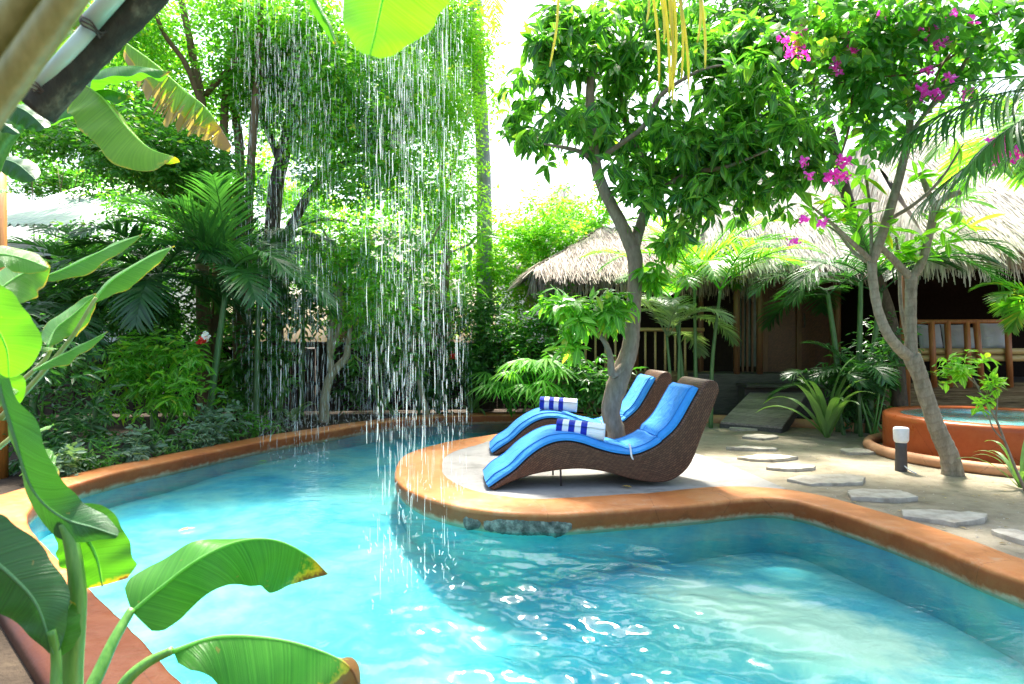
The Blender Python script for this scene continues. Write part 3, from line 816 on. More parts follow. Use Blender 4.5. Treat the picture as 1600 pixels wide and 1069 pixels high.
b0 = G(1408, 731)
bol = thing('garden_lamp', 'small bollard lamp with white cap standing in the sand', 'lamp', b0)
MB().lathe(b0, [(.055, -.03), (.055, .02), (.05, .2), (.052, .26), (.001, .26)], 24).build('lamp_post', M['plastic_dark'], bol)
MB().lathe(b0, [(.052, .25), (.062, .262), (.068, .28), (.07, .38), (.066, .395), (.055, .40), (.001, .402)], 28).build('lamp_cap', M['plastic_white'], bol)
MB().tube(catmull([b0+Vector((.0, -.05, .03)), b0+Vector((.02, -.09, .0)), b0+Vector((.05, -.16, -.025))], 8), .006, 6).build('lamp_cable', M['plastic_white'], bol)

stones = [(1164, 669, 62, .30, 'thin flagstone right under the front edge of the wooden ramp', 3),
          (1187, 682, 74, .34, 'ragged pale flagstone second from the ramp', 4), (1180, 699, 86, .30, 'pale stepping stone third from the ramp', 5),
          (1201, 714, 96, .34, 'long low flagstone fourth from the ramp', 6), (1239, 729, 80, .32, 'small rough flagstone in the middle of the path', 7),
          (1295, 748, 124, .50, 'large flat flagstone beside the ledge end of the path', 8), (1371, 771, 128, .42, 'broad flagstone with a dark chipped edge, sixth from the ramp', 9),
          (1475, 804, 132, .46, 'tilted broken flagstone close to the pool coping', 10), (1598, 836, 70, .40, 'flagstone cut by the right edge of the picture', 11),
          (1343, 704, 78, .36, 'jagged flagstone apart from the path, left of the bollard lamp', 12)]
for px, py, wpx, dep, lab, sd in stones:
    r = np.random.default_rng(sd*13)
    c = G(px, py); wm = wpx/F*c.y; dep *= .82
    n = 8; ang = np.sort(np.linspace(0, 2*math.pi, n, endpoint=False)+r.uniform(-.22, .22, n))
    rad = r.uniform(.70, 1.15, n)
    loop = np.stack([np.cos(ang)*rad*wm/2, np.sin(ang)*rad*dep/2*1.05], 1)
    # ragged, chipped outline
    pts = []
    for i in range(n):
        a_, b_ = loop[i], loop[(i+1) % n]
        for t in (0, .35, .7): pts.append(a_+(b_-a_)*t+r.normal(size=2)*.005*(t > 0))
    pts = np.array(pts); k = len(pts)
    tilt = Matrix.Rotation(r.uniform(-.04, .04), 3, 'X') @ Matrix.Rotation(r.uniform(-.035, .035), 3, 'Y')
    rows = []
    for s, z in ((.97, -.05), (1.0, .004), (.998, .022), (.985, .027), (.6, .028), (.2, .029)):
        rows.append(np.column_stack([pts*s, z+r.normal(size=k)*(.0025 if s > .9 else .001)]))
    mb = MB(); Vg = np.stack(rows).transpose(1, 0, 2); Vg = np.concatenate([Vg, Vg[:1]], 0)
    Vg = Vg @ np.array(tilt).T+np.array([c.x, c.y, -.025])
    mb.grid(Vg, flip=True)
    top = Vg[:-1, -1]; cen = top.mean(0)
    mb.add(np.vstack([top, cen]), None, [[i, (i+1) % k, k] for i in range(k)])
    tag(mb.build('stepping_stone', M['stone'], base=c, smooth=False), lab, 'stepping stone', 'flagstones laid in the sand')

# wooden ramp and step in front of the hut door
A, B = G(1126, 659, .06), G(1222, 667, .06)
Cc, D = P(1262, 613, 10.35), P(1172, 613, 10.35)
ramp_ = thing('wooden_ramp', 'weathered grey plank ramp leading up to the hut door', 'ramp', (A+B)/2-Vector((0, 0, .06)))
mb = MB(); npk = 9
for i in range(npk):
    t0, t1 = i/npk, (i+.93)/npk
    q = [np.array(A.lerp(D, t0)), np.array(B.lerp(Cc, t0)), np.array(B.lerp(Cc, t1)), np.array(A.lerp(D, t1))]
    up = np.array([0, 0, .028])
    v = [p-up for p in q]+q
    mb.add(v, [[0, 3, 2, 1], [4, 5, 6, 7], [0, 1, 5, 4], [1, 2, 6, 5], [2, 3, 7, 6], [3, 0, 4, 7]])
mb.build('deck_board', M['wood_deck'], ramp_, smooth=False)
mb = MB()
for e0, e1 in ((A, D), (B, Cc)):
    s = Vector((.03, 0, 0)) if e0 is A else Vector((-.03, 0, 0))
    q = [e0+s*0, e1+s*0, e1+s, e0+s]
    v = [np.array(p)-np.array([0, 0, .16]) for p in q]+[np.array(p)-np.array([0, 0, .03]) for p in q]
    mb.add(v, [[0, 3, 2, 1], [4, 5, 6, 7], [0, 1, 5, 4], [1, 2, 6, 5], [2, 3, 7, 6], [3, 0, 4, 7]])
q = [A, B, B+Vector((-.0, .04, 0)), A+Vector((0, .04, 0))]
v = [np.array(p)-np.array([0, .0, .11]) for p in q]+[np.array(p)-np.array([0, 0, .03]) for p in q]
mb.add(v, [[0, 3, 2, 1], [4, 5, 6, 7], [0, 1, 5, 4], [1, 2, 6, 5], [2, 3, 7, 6], [3, 0, 4, 7]])
mb.build('side_rail', M['wood_step'], ramp_, smooth=False)

# ------------------------------------------------------------------ huts
def thatch_part(mb, e0, e1, r0, r1, nstr, rg, length=.46, width=.0125, sag=.0, fringe=260, flen=.34, thick=.28):
    """one sloping thatch face: eave e0-e1, ridge r0-r1"""
    e0, e1, r0, r1 = [np.array(list(p), float) for p in (e0, e1, r0, r1)]
    nu, nv = 36, 14
    nor = np.cross(e1-e0, r0-e0); nor /= np.linalg.norm(nor)
    if nor[2] < 0: nor = -nor
    def pt(u, v):
        p = (e0+(e1-e0)*u)*(1-v)+(r0+(r1-r0)*u)*v
        return p+nor*(.05*noise.noise(Vector((p[0]*1.6, p[1]*1.6, p[2]*2)))+.10*math.sin(math.pi*min(1, v*1.4))*.6)
    Vg = np.array([[pt(i/(nu-1), j/(nv-1)) for j in range(nv)] for i in range(nu)])
    mb.grid(Vg)
    Vb = np.array([[pt(i/(nu-1), v)-nor*thick*(.5 if v == 0 else 1) for v in (0, .5, 1)] for i in range(nu)])
    mb.grid(Vb, flip=True)
    # eave lip
    mb.grid(np.array([[pt(i/(nu-1), 0), pt(i/(nu-1), 0)-nor*thick*.5] for i in range(nu)]))
    down = nrm((e0+e1)/2-(r0+r1)/2)
    along = nrm(e1-e0)
    nstr = int(nstr*1.9); fringe = int(fringe*1.5)
    u = rg.uniform(0, 1, nstr); v = rg.uniform(0, 1, nstr)**1.2
    st = np.array([pt(a, b) for a, b in zip(u, v)])+nor*rg.uniform(.0, .05, nstr)[:, None]
    dr = nrm(down+along*rg.normal(0, .16, nstr)[:, None]+nor*rg.normal(.01, .04, nstr)[:, None])
    strip = (np.array([[-.5, 0, 0], [.5, 0, 0], [-.5, .5, .01], [.5, .5, .01], [-.2, 1, -.02], [.2, 1, -.02]], float), np.array([[0, 1, 3, 2], [2, 3, 5, 4]]))
    ln = length*rg.uniform(.5, 1.2, nstr)
    mb.inst(strip, st, dr, np.repeat(nor[None], nstr, 0)+rg.normal(0, .3, (nstr, 3)), ln, width/length*rg.uniform(.6, 1.4, nstr))
    u = rg.uniform(-.01, 1.01, fringe)
    st = np.array([pt(a, rg.uniform(0, .06)) for a in u])-nor*rg.uniform(-.02, thick*.6, fringe)[:, None]
    dr = nrm(np.array([0, 0, -1.0])+down*rg.uniform(.0, .5, fringe)[:, None]+along*rg.normal(0, .14, fringe)[:, None])
    ln = flen*rg.uniform(.35, 1.15, fringe)
    mb.inst(strip, st, dr, np.repeat(nor[None], fringe, 0)*1.0+rg.normal(0, .3, (fringe, 3)), ln, width*1.3/flen*rg.uniform(.6, 1.6, fringe))

rg = np.random.default_rng(21)
def hip_roof(parent, x0, x1, y0, y1, ez, rz, inset, mat, nstr=5000, fringe=700, name='thatch_roof', flen=.36, hole=None):
    mb = MB(); ym = (y0+y1)/2
    E = [(x0, y0, ez), (x1, y0, ez), (x1, y1, ez), (x0, y1, ez)]; Ra, Rb = (x0+inset, ym, rz), (x1-inset, ym, rz)
    thatch_part(mb, E[0], E[1], Ra, Rb, nstr, rg, fringe=fringe, flen=flen)
    thatch_part(mb, E[3], E[0], Ra, Ra, nstr//3, rg, fringe=fringe//2, flen=flen)
    thatch_part(mb, E[1], E[2], Rb, Rb, nstr//3, rg, fringe=fringe//2, flen=flen)
    thatch_part(mb, E[2], E[3], Rb, Ra, nstr//8, rg, fringe=60, flen=flen)
    return mb.build(name, mat, parent, smooth=False)

# hut A: behind the mango tree
hA = thing('thatched_hut', 'low thatched hut with bamboo railing seen behind the mango trunk', 'hut', (2.2, 12.4, 0))
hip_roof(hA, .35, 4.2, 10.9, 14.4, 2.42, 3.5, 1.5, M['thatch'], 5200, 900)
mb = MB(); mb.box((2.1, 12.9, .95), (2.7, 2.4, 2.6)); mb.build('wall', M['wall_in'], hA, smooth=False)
mb = MB(); mb.box((2.1, 11.65, .36), (3.0, .7, .72), bev=.02); mb.build('veranda_floor', M['wall_wood'], hA, smooth=False)
for x in (.78, 2.2, 3.35):
    MB().tube([(x, 11.36, .72), (x, 11.36, 1.5), (x, 11.36, 2.45)], .05, 10).build('post', M['wood_brown'], hA)
MB().tube([(.78, 11.33, 1.46), (3.4, 11.33, 1.46)], .035, 10).build('handrail', M['bamboo_tan'], hA)
for x in np.linspace(.95, 3.25, 14):
    MB().tube([(x, 11.36, .70), (x, 11.36, 1.44)], .022, 8).build('baluster', M['bamboo_tan'], hA)

# hut B: with the door
hB = thing('thatched_hut', 'tall bright thatched hut with dark carved door and plank ramp', 'hut', (4.3, 11.9, 0))
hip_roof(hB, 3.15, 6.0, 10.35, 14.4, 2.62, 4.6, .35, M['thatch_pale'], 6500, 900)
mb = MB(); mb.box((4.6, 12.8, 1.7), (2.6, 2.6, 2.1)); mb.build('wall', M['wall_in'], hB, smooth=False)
mb = MB(); mb.box((4.55, 11.2, .36), (2.9, .9, .70), bev=.02); mb.build('veranda_floor', M['wood_step'], hB, smooth=False)
mb = MB(); mb.box((P(1222, 600, 10.6).x, 10.62, .27), (1.35, .36, .54), bev=.02); mb.box((P(1222, 600, 10.6).x, 10.52, .53), (1.42, .5, .05), bev=.01)
mb.build('door_step', M['wood_step'], hB, smooth=False)
d = MB(); d.box((P(1248, 490, 11.42).x, 11.46, 1.62), (1.12, .05, 1.85)); door = d.build('door', M['door'], hB, smooth=False)
dx = P(1248, 490, 11.42).x
mb = MB()
for sx in (-.60, 0, .60): mb.box((dx+sx, 11.44, 1.62), (.09, .09, 1.9), bev=.01)
mb.box((dx, 11.44, 2.50), (1.05, .09, .1), bev=.01)
mb.build('door_frame', M['wood_brown'], hB, smooth=False)
MB().tube([(dx+.08, 11.38, 1.5), (dx+.08, 11.36, 1.55), (dx+.08, 11.38, 1.75)], .014, 8).build('handle', M['plastic_dark'], door)
for px in (1152, 1188, 1310):
    x = P(px, 500, 10.75).x
    MB().tube([(x, 10.78, .70), (x, 10.78, 2.75)], .055, 12).build('post', M['wood_brown'], hB)
for px in (1165, 1172, 1180):
    x = P(px, 500, 11.3).x
    MB().box((x, 11.44, 1.65), (.035, .03, 1.9)).build('window_bar', M['wood_brown'], hB, smooth=False)
x = P(1172, 500, 11.5).x
MB().box((x, 11.485, 1.65), (.5, .02, 1.7)).build('window_pane', plain('dusty glass', (.10, .13, .13), .15, .6), hB, smooth=False)

# hut C: open pavilion on the right
hC = thing('thatched_pavilion', 'open thatched pavilion with bamboo bench railing behind the red tub', 'pavilion', (7.6, 11.2, 0))
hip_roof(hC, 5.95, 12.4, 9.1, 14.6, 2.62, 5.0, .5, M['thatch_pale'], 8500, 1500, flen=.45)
mb = MB(); mb.box((8.8, 9.95, .3), (6.2, .3, .62), bev=.02); mb.build('base_wall', M['wall_wood'], hC, smooth=False)
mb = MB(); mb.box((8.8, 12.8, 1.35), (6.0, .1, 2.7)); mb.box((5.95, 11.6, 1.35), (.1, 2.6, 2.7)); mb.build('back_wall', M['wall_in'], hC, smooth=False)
mb = MB(); mb.box((8.9, 11.4, .5), (6.0, 2.6, .1)); mb.build('pavilion_floor', M['wood_step'], hC, smooth=False)
for x in (6.05, 9.9):
    MB().tube([(x, 9.85, .0), (x, 9.85, 2.7)], .075, 12).build('post', M['bamboo_red'], hC)
yR = 9.75
zt = H-(503-CY)/F*yR
MB().tube([(5.95, yR, zt), (9.9, yR, zt+.02)], .034, 10).build('top_rail', M['bamboo_red'], hC)
for px, lean in ((1455, 0), (1480, 0), (1510, .0), (1530, -.05), (1574, .0), (1620, 0), (1660, .03)):
    x = P(px, 500, yR).x
    MB().tube([(x+.06, yR+.02, .55), (x+lean, yR+.0, zt+.01)], .045, 10).build('baluster', M['bamboo_red'], hC)
for py in (549, 560):
    z = H-(py-CY)/F*(yR+.1)
    MB().tube([(6.1, yR+.1, z), (9.9, yR+.1, z)], .05, 10).build('bench_pole', M['bamboo_tan'], hC)
mb = MB(); mb.box((8.0, yR+.55, H-(552-CY)/F*yR), (3.7, .8, .08)); mb.build('bench_seat', M['bamboo_tan'], hC, smooth=False)
lp = P(1560, 394, 9.6)
MB().lathe(lp+Vector((0, 0, -.02)), [(.001, -.04), (.04, -.03), (.06, 0), (.04, .03), (.02, .05)], 14).build('lamp', M['lamp'], hC)
MB().tube([lp+Vector((0, 0, .02)), lp+Vector((0, 0, .5))], .012, 6).build('lamp_cord', M['plastic_dark'], hC)
def pillow_at(px, py, Y, w, h, d, lab, tilt=.2):
    u = np.linspace(-1, 1, 14); c = P(px, py, Y); mb = MB()
    for sg in (1, -1):
        Vg = np.array([[(a*w/2*(1-.06*(1-abs(b))), sg*-d/2*max(0, (1-a**4)*(1-b**4))**.5, b*h/2*(1-.06*(1-abs(a)))) for b in u] for a in u])
        Vg = Vg @ np.array(Matrix.Rotation(-tilt, 3, 'X')).T+np.array(c)
        mb.grid(Vg, flip=sg < 0)
    tag(mb.build('bench_pillow', M['pillow']), lab, 'pillow', 'pillows on the pavilion bench')
pillow_at(1453, 527, 10.05, .36, .42, .16, 'grey pillow leaning at the left end of the bamboo bench')
pillow_at(1492, 527, 10.05, .40, .42, .16, 'grey pillow second from the left on the bamboo bench')
pillow_at(1521, 530, 10.1, .28, .40, .16, 'narrow grey pillow between two leaning bamboo bars')
pillow_at(1552, 525, 10.05, .44, .46, .18, 'widest grey pillow beside the thick bamboo post')

# distant roofs
bk = thing('thatched_roof_house', 'steep thatched cone roof far behind the palm trunk', 'house', (1.2, 20, 0))
mb = MB(); ap = P(880, 285, 20)
for a0 in range(6):
    q = [Vector((ap.x+2.6*math.cos(R(60*a0+k*60)), 20+2.6*math.sin(R(60*a0+k*60)), 3.4)) for k in (0, 1)]
    thatch_part(mb, q[0], q[1], ap, ap, 350, rg, fringe=60)
mb.build('roof', M['thatch_pale'], bk, smooth=False)
mb = MB(); mb.lathe((ap.x, 20, 0), [(2.1, 0), (2.1, 3.6)], 12); mb.build('wall', M['wall_white'], bk)
bk2 = thing('thatched_roof_house', 'pale thatched roof of the house behind the water curtain', 'house', (-2.6, 16, 0))
hip_roof(bk2, -4.6, -1.2, 14.6, 18, 2.6, 4.3, 1.0, M['thatch_pale'], 2500, 300, 'roof')
mb = MB(); mb.box((-2.9, 16.3, 1.3), (2.6, 2.6, 2.7)); mb.build('wall', M['wall_wood'], bk2, smooth=False)

# corrugated roof building at left
lb = thing('garden_shed', 'white shed with pale green corrugated roof at the far left', 'shed', (-9.5, 13.5, 0))
mb = MB(); nx = 160
e0, e1 = P(-60, 352, 12.6), P(178, 352, 12.6)
xs = np.linspace(e0.x, e1.x, nx)
Vg = np.array([[(x, 12.6+4.2*t, e0.z+1.9*t+.035*math.sin(x*2*math.pi/.16)) for t in (0, .5, 1)] for x in xs])
mb.grid(Vg); mb.grid(Vg-np.array([0, 0, .012]), flip=True)
mb.build('corrugated_roof', M['metal'], lb)
mb = MB(); mb.box(((e0.x+e1.x)/2, 14.9, 1.65), (e1.x-e0.x-.5, 3.6, 3.3)); mb.build('wall', M['wall_white'], lb, smooth=False)
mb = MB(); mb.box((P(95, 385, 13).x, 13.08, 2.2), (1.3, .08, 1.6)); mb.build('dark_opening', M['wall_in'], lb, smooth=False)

# fence behind the planting
fn = thing('plank_fence', 'dark brown plank fence behind the water curtain', 'fence', (-4, 12, 0))
mb = MB(); x = -11.0
while x < .9:
    w = rng.uniform(.12, .19); h = 1.16+rng.uniform(-.06, .05)
    y = 12+(.9-x)*-.12
    mb.box((x+w/2, y+rng.uniform(-.01, .01), h/2), (w-.002, .025+rng.uniform(0, .012), h)); x += w
mb.build('plank', M['wood_dark'], fn, smooth=False)
MB().tube([(-11, 10.50, 1.17), (-5, 11.22, 1.2), (.9, 11.93, 1.18)], .05, 8).build('top_rail', M['wood_dark'], fn)
MB().tube([(-11, 10.50, .5), (-5, 11.22, .5), (.9, 11.93, .5)], .035, 8).build('lower_rail', M['wood_dark'], fn)

# orange post at the left edge
pb = G(-4, 738)
mb = MB(); mb.tube([(pb.x, pb.y, -.1), (pb.x-.01, pb.y, 1.6), (pb.x-.02, pb.y, H-(214-CY)/F*pb.y)], .085, 14, .01)
tag(mb.build('wooden_post', M['wood_post']), 'orange varnished wooden post at the left edge behind the canna leaves', 'post')

# ------------------------------------------------------------------ sun loungers
sc_ = 1/186.0
top_px = [(777, 766), (796, 753), (815, 740), (840, 717), (865, 702), (890, 697), (915, 701), (940, 710), (965, 717), (995, 720), (1020, 712), (1040, 700), (1065, 677), (1090, 635), (1103, 612)]
head_px = [(1110, 605), (1119, 604), (1127, 609), (1130, 620)]
bot_px = [(1117, 655), (1102, 692), (1087, 730), (1072, 749), (1050, 761), (1022, 762), (990, 756), (965, 748), (940, 742), (910, 739), (875, 741), (840, 747), (807, 758), (785, 769)]
LX = lambda p: ((p[0]-777)*sc_, (768-p[1])*sc_)
TOP = catmull([LX(p) for p in top_px], 60); HEAD = catmull([LX(p) for p in [top_px[-1]]+head_px], 12); BOT = catmull([LX(p) for p in [head_px[-1]]+bot_px], 60)
LW = .62
def lounger_mesh():
    loop = np.vstack([TOP, HEAD[1:], BOT[1:]])
    n = len(loop); mb = MB()
    L = np.concatenate([[0], np.cumsum(np.linalg.norm(np.diff(np.vstack([loop, loop[:1]]), axis=0), axis=1))])
    cen = np.array([loop[:, 0], loop[:, 1]]).T
    tn = nrm(np.roll(loop, -1, 0)-np.roll(loop, 1, 0)); inn = np.stack([tn[:, 1], -tn[:, 0]], 1)
    ar = .5*np.sum(loop[:, 0]*np.roll(loop[:, 1], -1)-np.roll(loop[:, 0], -1)*loop[:, 1])
    if ar > 0: inn = -inn
    # rows across the width, edges rounded
    rows = [(0.0, .020), (.006, .007), (.02, 0), (LW-.02, 0), (LW-.006, .007), (LW, .020)]
    Vg = []; at = []
    lp = np.vstack([loop, loop[:1]]); ii = np.vstack([inn, inn[:1]])
    for y, ins in rows:
        q = lp+ii*ins
        Vg.append(np.column_stack([q[:, 0], np.full(n+1, y), q[:, 1]])); at.append(np.column_stack([np.full(n+1, y), L]))
    Vg = np.stack(Vg); at = np.stack(at)
    mb.grid(Vg, at.reshape(-1, 2))
    # side panels between upper and lower contour
    for y, flip in ((0.0, False), (LW, True)):
        tt = np.linspace(0, 1, 74)
        up_ = catmull(np.vstack([TOP, HEAD[1:7]]), 74); lo_ = catmull(np.vstack([HEAD[6:], BOT[1:]])[::-1], 74)
        Vs = []; as_ = []
        for k in range(74):
            row = []
            for f in np.linspace(0, 1, 7):
                p = up_[k]*(1-f)+lo_[k]*f
                c = (up_[k]+lo_[k])/2; p = c+(p-c)*(1-.036/max(.05, np.linalg.norm(up_[k]-lo_[k])))
                row.append((p[0], y, p[1])); as_.append((p[0]*.4+k/74*2.6, f*np.linalg.norm(up_[k]-lo_[k])))
            Vs.append(row)
        mb.grid(np.array(Vs), np.array(as_), flip=flip)
    return mb

def cushion_mesh(t0, t1, th=.062, w=.59, y0=.010, sink=.0, off=.012):
    k0, k1 = int(t0*(len(TOP)-1)), int(t1*(len(TOP)-1))
    c = catmull(TOP[k0:k1+1], 40); tn = nrm(np.gradient(c, axis=0)); nr = np.stack([-tn[:, 1], tn[:, 0]], 1)
    mb = MB(); ys = np.linspace(0, 1, 15); Vt = []; Vb = []
    for i in range(40):
        e = min(i, 39-i)/39*14; ee = min(1, max(.18, e))**.45
        rt = []; rb = []
        for y in ys:
            s = (1-abs(2*y-1)**6)**.5 if abs(2*y-1) < 1 else 0
            h = th*(.35+.65*s*ee)+.010*noise.noise(Vector((c[i, 0]*7, y*5, t0*9)))*s
            q = c[i]+nr[i]*(h+off); b = c[i]+nr[i]*off
            yy = y0+w*y+.008*noise.noise(Vector((c[i, 0]*5, 3, y)))
            rt.append((q[0], yy, q[1])); rb.append((b[0], yy, b[1]))
        Vt.append(rt); Vb.append(rb)
    Vt, Vb = np.array(Vt), np.array(Vb)
    mb.grid(Vt, flip=True); mb.grid(Vb)
    mb.grid(np.stack([Vt[0], Vb[0]]), flip=False); mb.grid(np.stack([Vt[-1], Vb[-1]]), flip=True)
    mb.grid(np.stack([Vt[:, 0], Vb[:, 0]], 1), flip=True); mb.grid(np.stack([Vt[:, -1], Vb[:, -1]], 1))
    pipe = [MB(), MB()]
    for k, jy in ((0, 1), (1, -2)):
        pipe[k].tube(Vt[:, jy]+np.array([0, 0, .001]), .0055, 6)
    return mb, pipe

def make_lounger(label, loc, rz):
    root = thing('sun_lounger', label, 'sun lounger', (0, 0, 0), 'rattan sun loungers on the ledge')
    lounger_mesh().build('rattan_frame', M['rattan'], root)
    def cush(nm, *ar):
        m_, pp_ = cushion_mesh(*ar); o_ = m_.build(nm, M['cushion'], root)
        for q_ in pp_: q_.build('piping', M['cushion_edge'], o_)
    cush('leg_cushion', .01, .60)
    cush('seat_cushion', .605, .735, .05)
    cush('back_cushion', .74, .985, .065, .56, .025)
    mb = MB(); k = int(.602*(len(TOP)-1)); p = TOP[k]
    for y in (.02,):
        mb.tube(catmull([(p[0]-.01, y, p[1]+.10), (p[0], y-.012, p[1]+.05), (p[0]+.005, y-.018, p[1]-.005), (p[0]+.02, y-.015, p[1]-.03)], 10), .008, 6)
    mb.build('tie', M['strapwhite'], root)
    for y in (.10, LW-.10):
        x = (886-777)*sc_
        MB().tube([(x, y, .17), (x+.005, y, .0)], .008, 8).build('leg', M['plastic_dark'], root)
    root.location = loc; root.rotation_euler = (0, 0, rz); root.scale = (1.055, 1.03, 1.03); root['_w'] = tuple(loc)
    return root
foot1 = Vector(((765-800)/F*5.36, 5.36, .0))
make_lounger('brown rattan sun lounger with blue cushion, nearer the camera and in front of the tree', foot1, R(5.5))
foot2 = Vector(((770-800)/F*7.0, 7.02, .0))
make_lounger('brown rattan sun lounger with blue cushion, farther back behind the tree trunk', foot2, R(3.0))

def towel(label, c, rz, tilt, length=.42, rad=.088):
    mb = MB(); n = 90
    # spiral roll, extruded along its axis
    th = np.linspace(0, 2*math.pi*3.6, n); r = rad*(.30+.70*th/th[-1]); r[-1] = r[-2]*.985
    sp = np.stack([np.cos(th-1.2)*r, np.sin(th-1.2)*r*.93], 1)
    xs = np.linspace(0, length, 22)
    Vg = np.array([[(x-length/2, q[0], q[1]+rad*.9+.003*noise.noise(Vector((x*20, q[0]*30, q[1]*30)))) for q in sp*(1-.03*(abs(2*x/length-1)**8))] for x in xs])
    at = np.array([[(x, 0) for q in sp] for x in xs])
    m = Matrix.Rotation(rz, 3, 'Z') @ Matrix.Rotation(tilt, 3, 'Y')
    mb.grid(Vg @ np.array(m).T+np.array(c), at.reshape(-1, 2))
    # outer skin and soft ends
    cy = np.linspace(0, 2*math.pi, 40)
    for x0, sg in ((-length/2+.004, 1), (length/2-.004, -1)):
        ringv = np.array([(x0, np.cos(a)*rad*.93, np.sin(a)*rad*.87+rad*.9) for a in cy[:-1]]+[(x0, 0, rad*.9)])
        k = len(ringv)-1
        tr_ = [[i, (i+1) % k, k] if sg < 0 else [(i+1) % k, i, k] for i in range(k)]
        mb.add(ringv @ np.array(m).T+np.array(c), None, tr_, np.full((k+1, 2), .31))
    o = mb.build('rolled_towel', M['towel'], base=Vector(c))
    tag(o, label, 'towel', 'rolled striped towels on the loungers')
c1 = P(906, 686, 5.60)
towel('rolled white towel with blue stripes on the nearer lounger', c1, R(-12), R(5))
c2 = P(872, 643, 7.3)
towel('rolled white towel with blue stripes on the farther lounger', c2, R(-10), R(3))

# ------------------------------------------------------------------ palms
def frond(mb, base, d0, length, droop=1.0, nl=34, ll=.42, lw=.024, vee=.35, rr=.012, lift=.0, hang=.35):
    d = np.array(list(d0), float); d /= np.linalg.norm(d)
    p = np.array(list(base), float); pts = [p.copy()]; n = 26; st = length/n
    for i in range(n):
        d = d+np.array([0, 0, -droop*st*.55*(.35+i/n)/length*2.2]); d /= np.linalg.norm(d)
        p = p+d*st; pts.append(p.copy())
    pts = np.array(pts); tn = nrm(np.gradient(pts, axis=0))
    mb.tube(pts, np.linspace(rr, rr*.25, n+1), 5, caps=False)
    t = np.linspace(.16, .995, nl)
    bp = np.stack([np.interp(t, np.linspace(0, 1, n+1), pts[:, k]) for k in range(3)], 1)
    bt = nrm(np.stack([np.interp(t, np.linspace(0, 1, n+1), tn[:, k]) for k in range(3)], 1))
    sd = nrm(np.cross(bt, np.array([0, 0, 1.0]))+1e-4); up = np.cross(sd, bt)
    ln = ll*np.sin(math.pi*(t*.86+.10))**.6
    strip = (np.array([[-.45, 0, 0], [.45, 0, 0], [-.5, .35, .02], [.5, .35, .02], [-.38, .72, -.05], [.38, .72, -.05], [-.06, 1, -.16], [.06, 1, -.16]], float), np.array([[0, 1, 3, 2], [2, 3, 5, 4], [4, 5, 7, 6]]))
    for sg in (1, -1):
        la = nrm(bt*(.55+t[:, None]*.6)+sd*sg*(.95-.35*t[:, None])+up*vee*(1-t[:, None]*.5)+np.array([0, 0, -hang*.4])+rng.normal(size=(nl, 3))*.07)
        upv = nrm(up+sd*sg*-.3+rng.normal(size=(nl, 3))*.1)
        mb.inst(strip, bp, la, upv, ln*rng.uniform(.85, 1.1, nl), lw/ll*np.ones(nl)/np.maximum(.3, ln/ll))

def palm(label, base, stems, fronds, mat, stem_mat, name='areca_palm', cat='palm', group=None, part='frond'):
    """stems: lists of world points; fronds: (origin, direction, length, droop, leaflet length)"""
    root = thing(name, label, cat, base, group)
    for s in stems:
        pts, r = s
        mb = MB(); limb(mb, pts, r, 9, 24, .01); mb.build('trunk', stem_mat, root)
    for f in fronds:
        mb = MB(); frond(mb, *f[:3], **f[3]); mb.build(part, mat, root)
    return root

def spray(o, n, length, droop, az0=0, az1=360, el=(25, 75), ll=.4, nl=34, lw=.024, hang=.35):
    out = []
    for i in range(n):
        a = R(az0+(az1-az0)*(i+rng.uniform(.2, .8))/n); e = R(rng.uniform(*el))
        d = (math.cos(a)*math.cos(e), math.sin(a)*math.cos(e), math.sin(e))
        out.append((o, d, length*rng.uniform(.8, 1.15), dict(droop=droop*rng.uniform(.8, 1.2), ll=ll, nl=nl, lw=lw, hang=hang)))
    return out

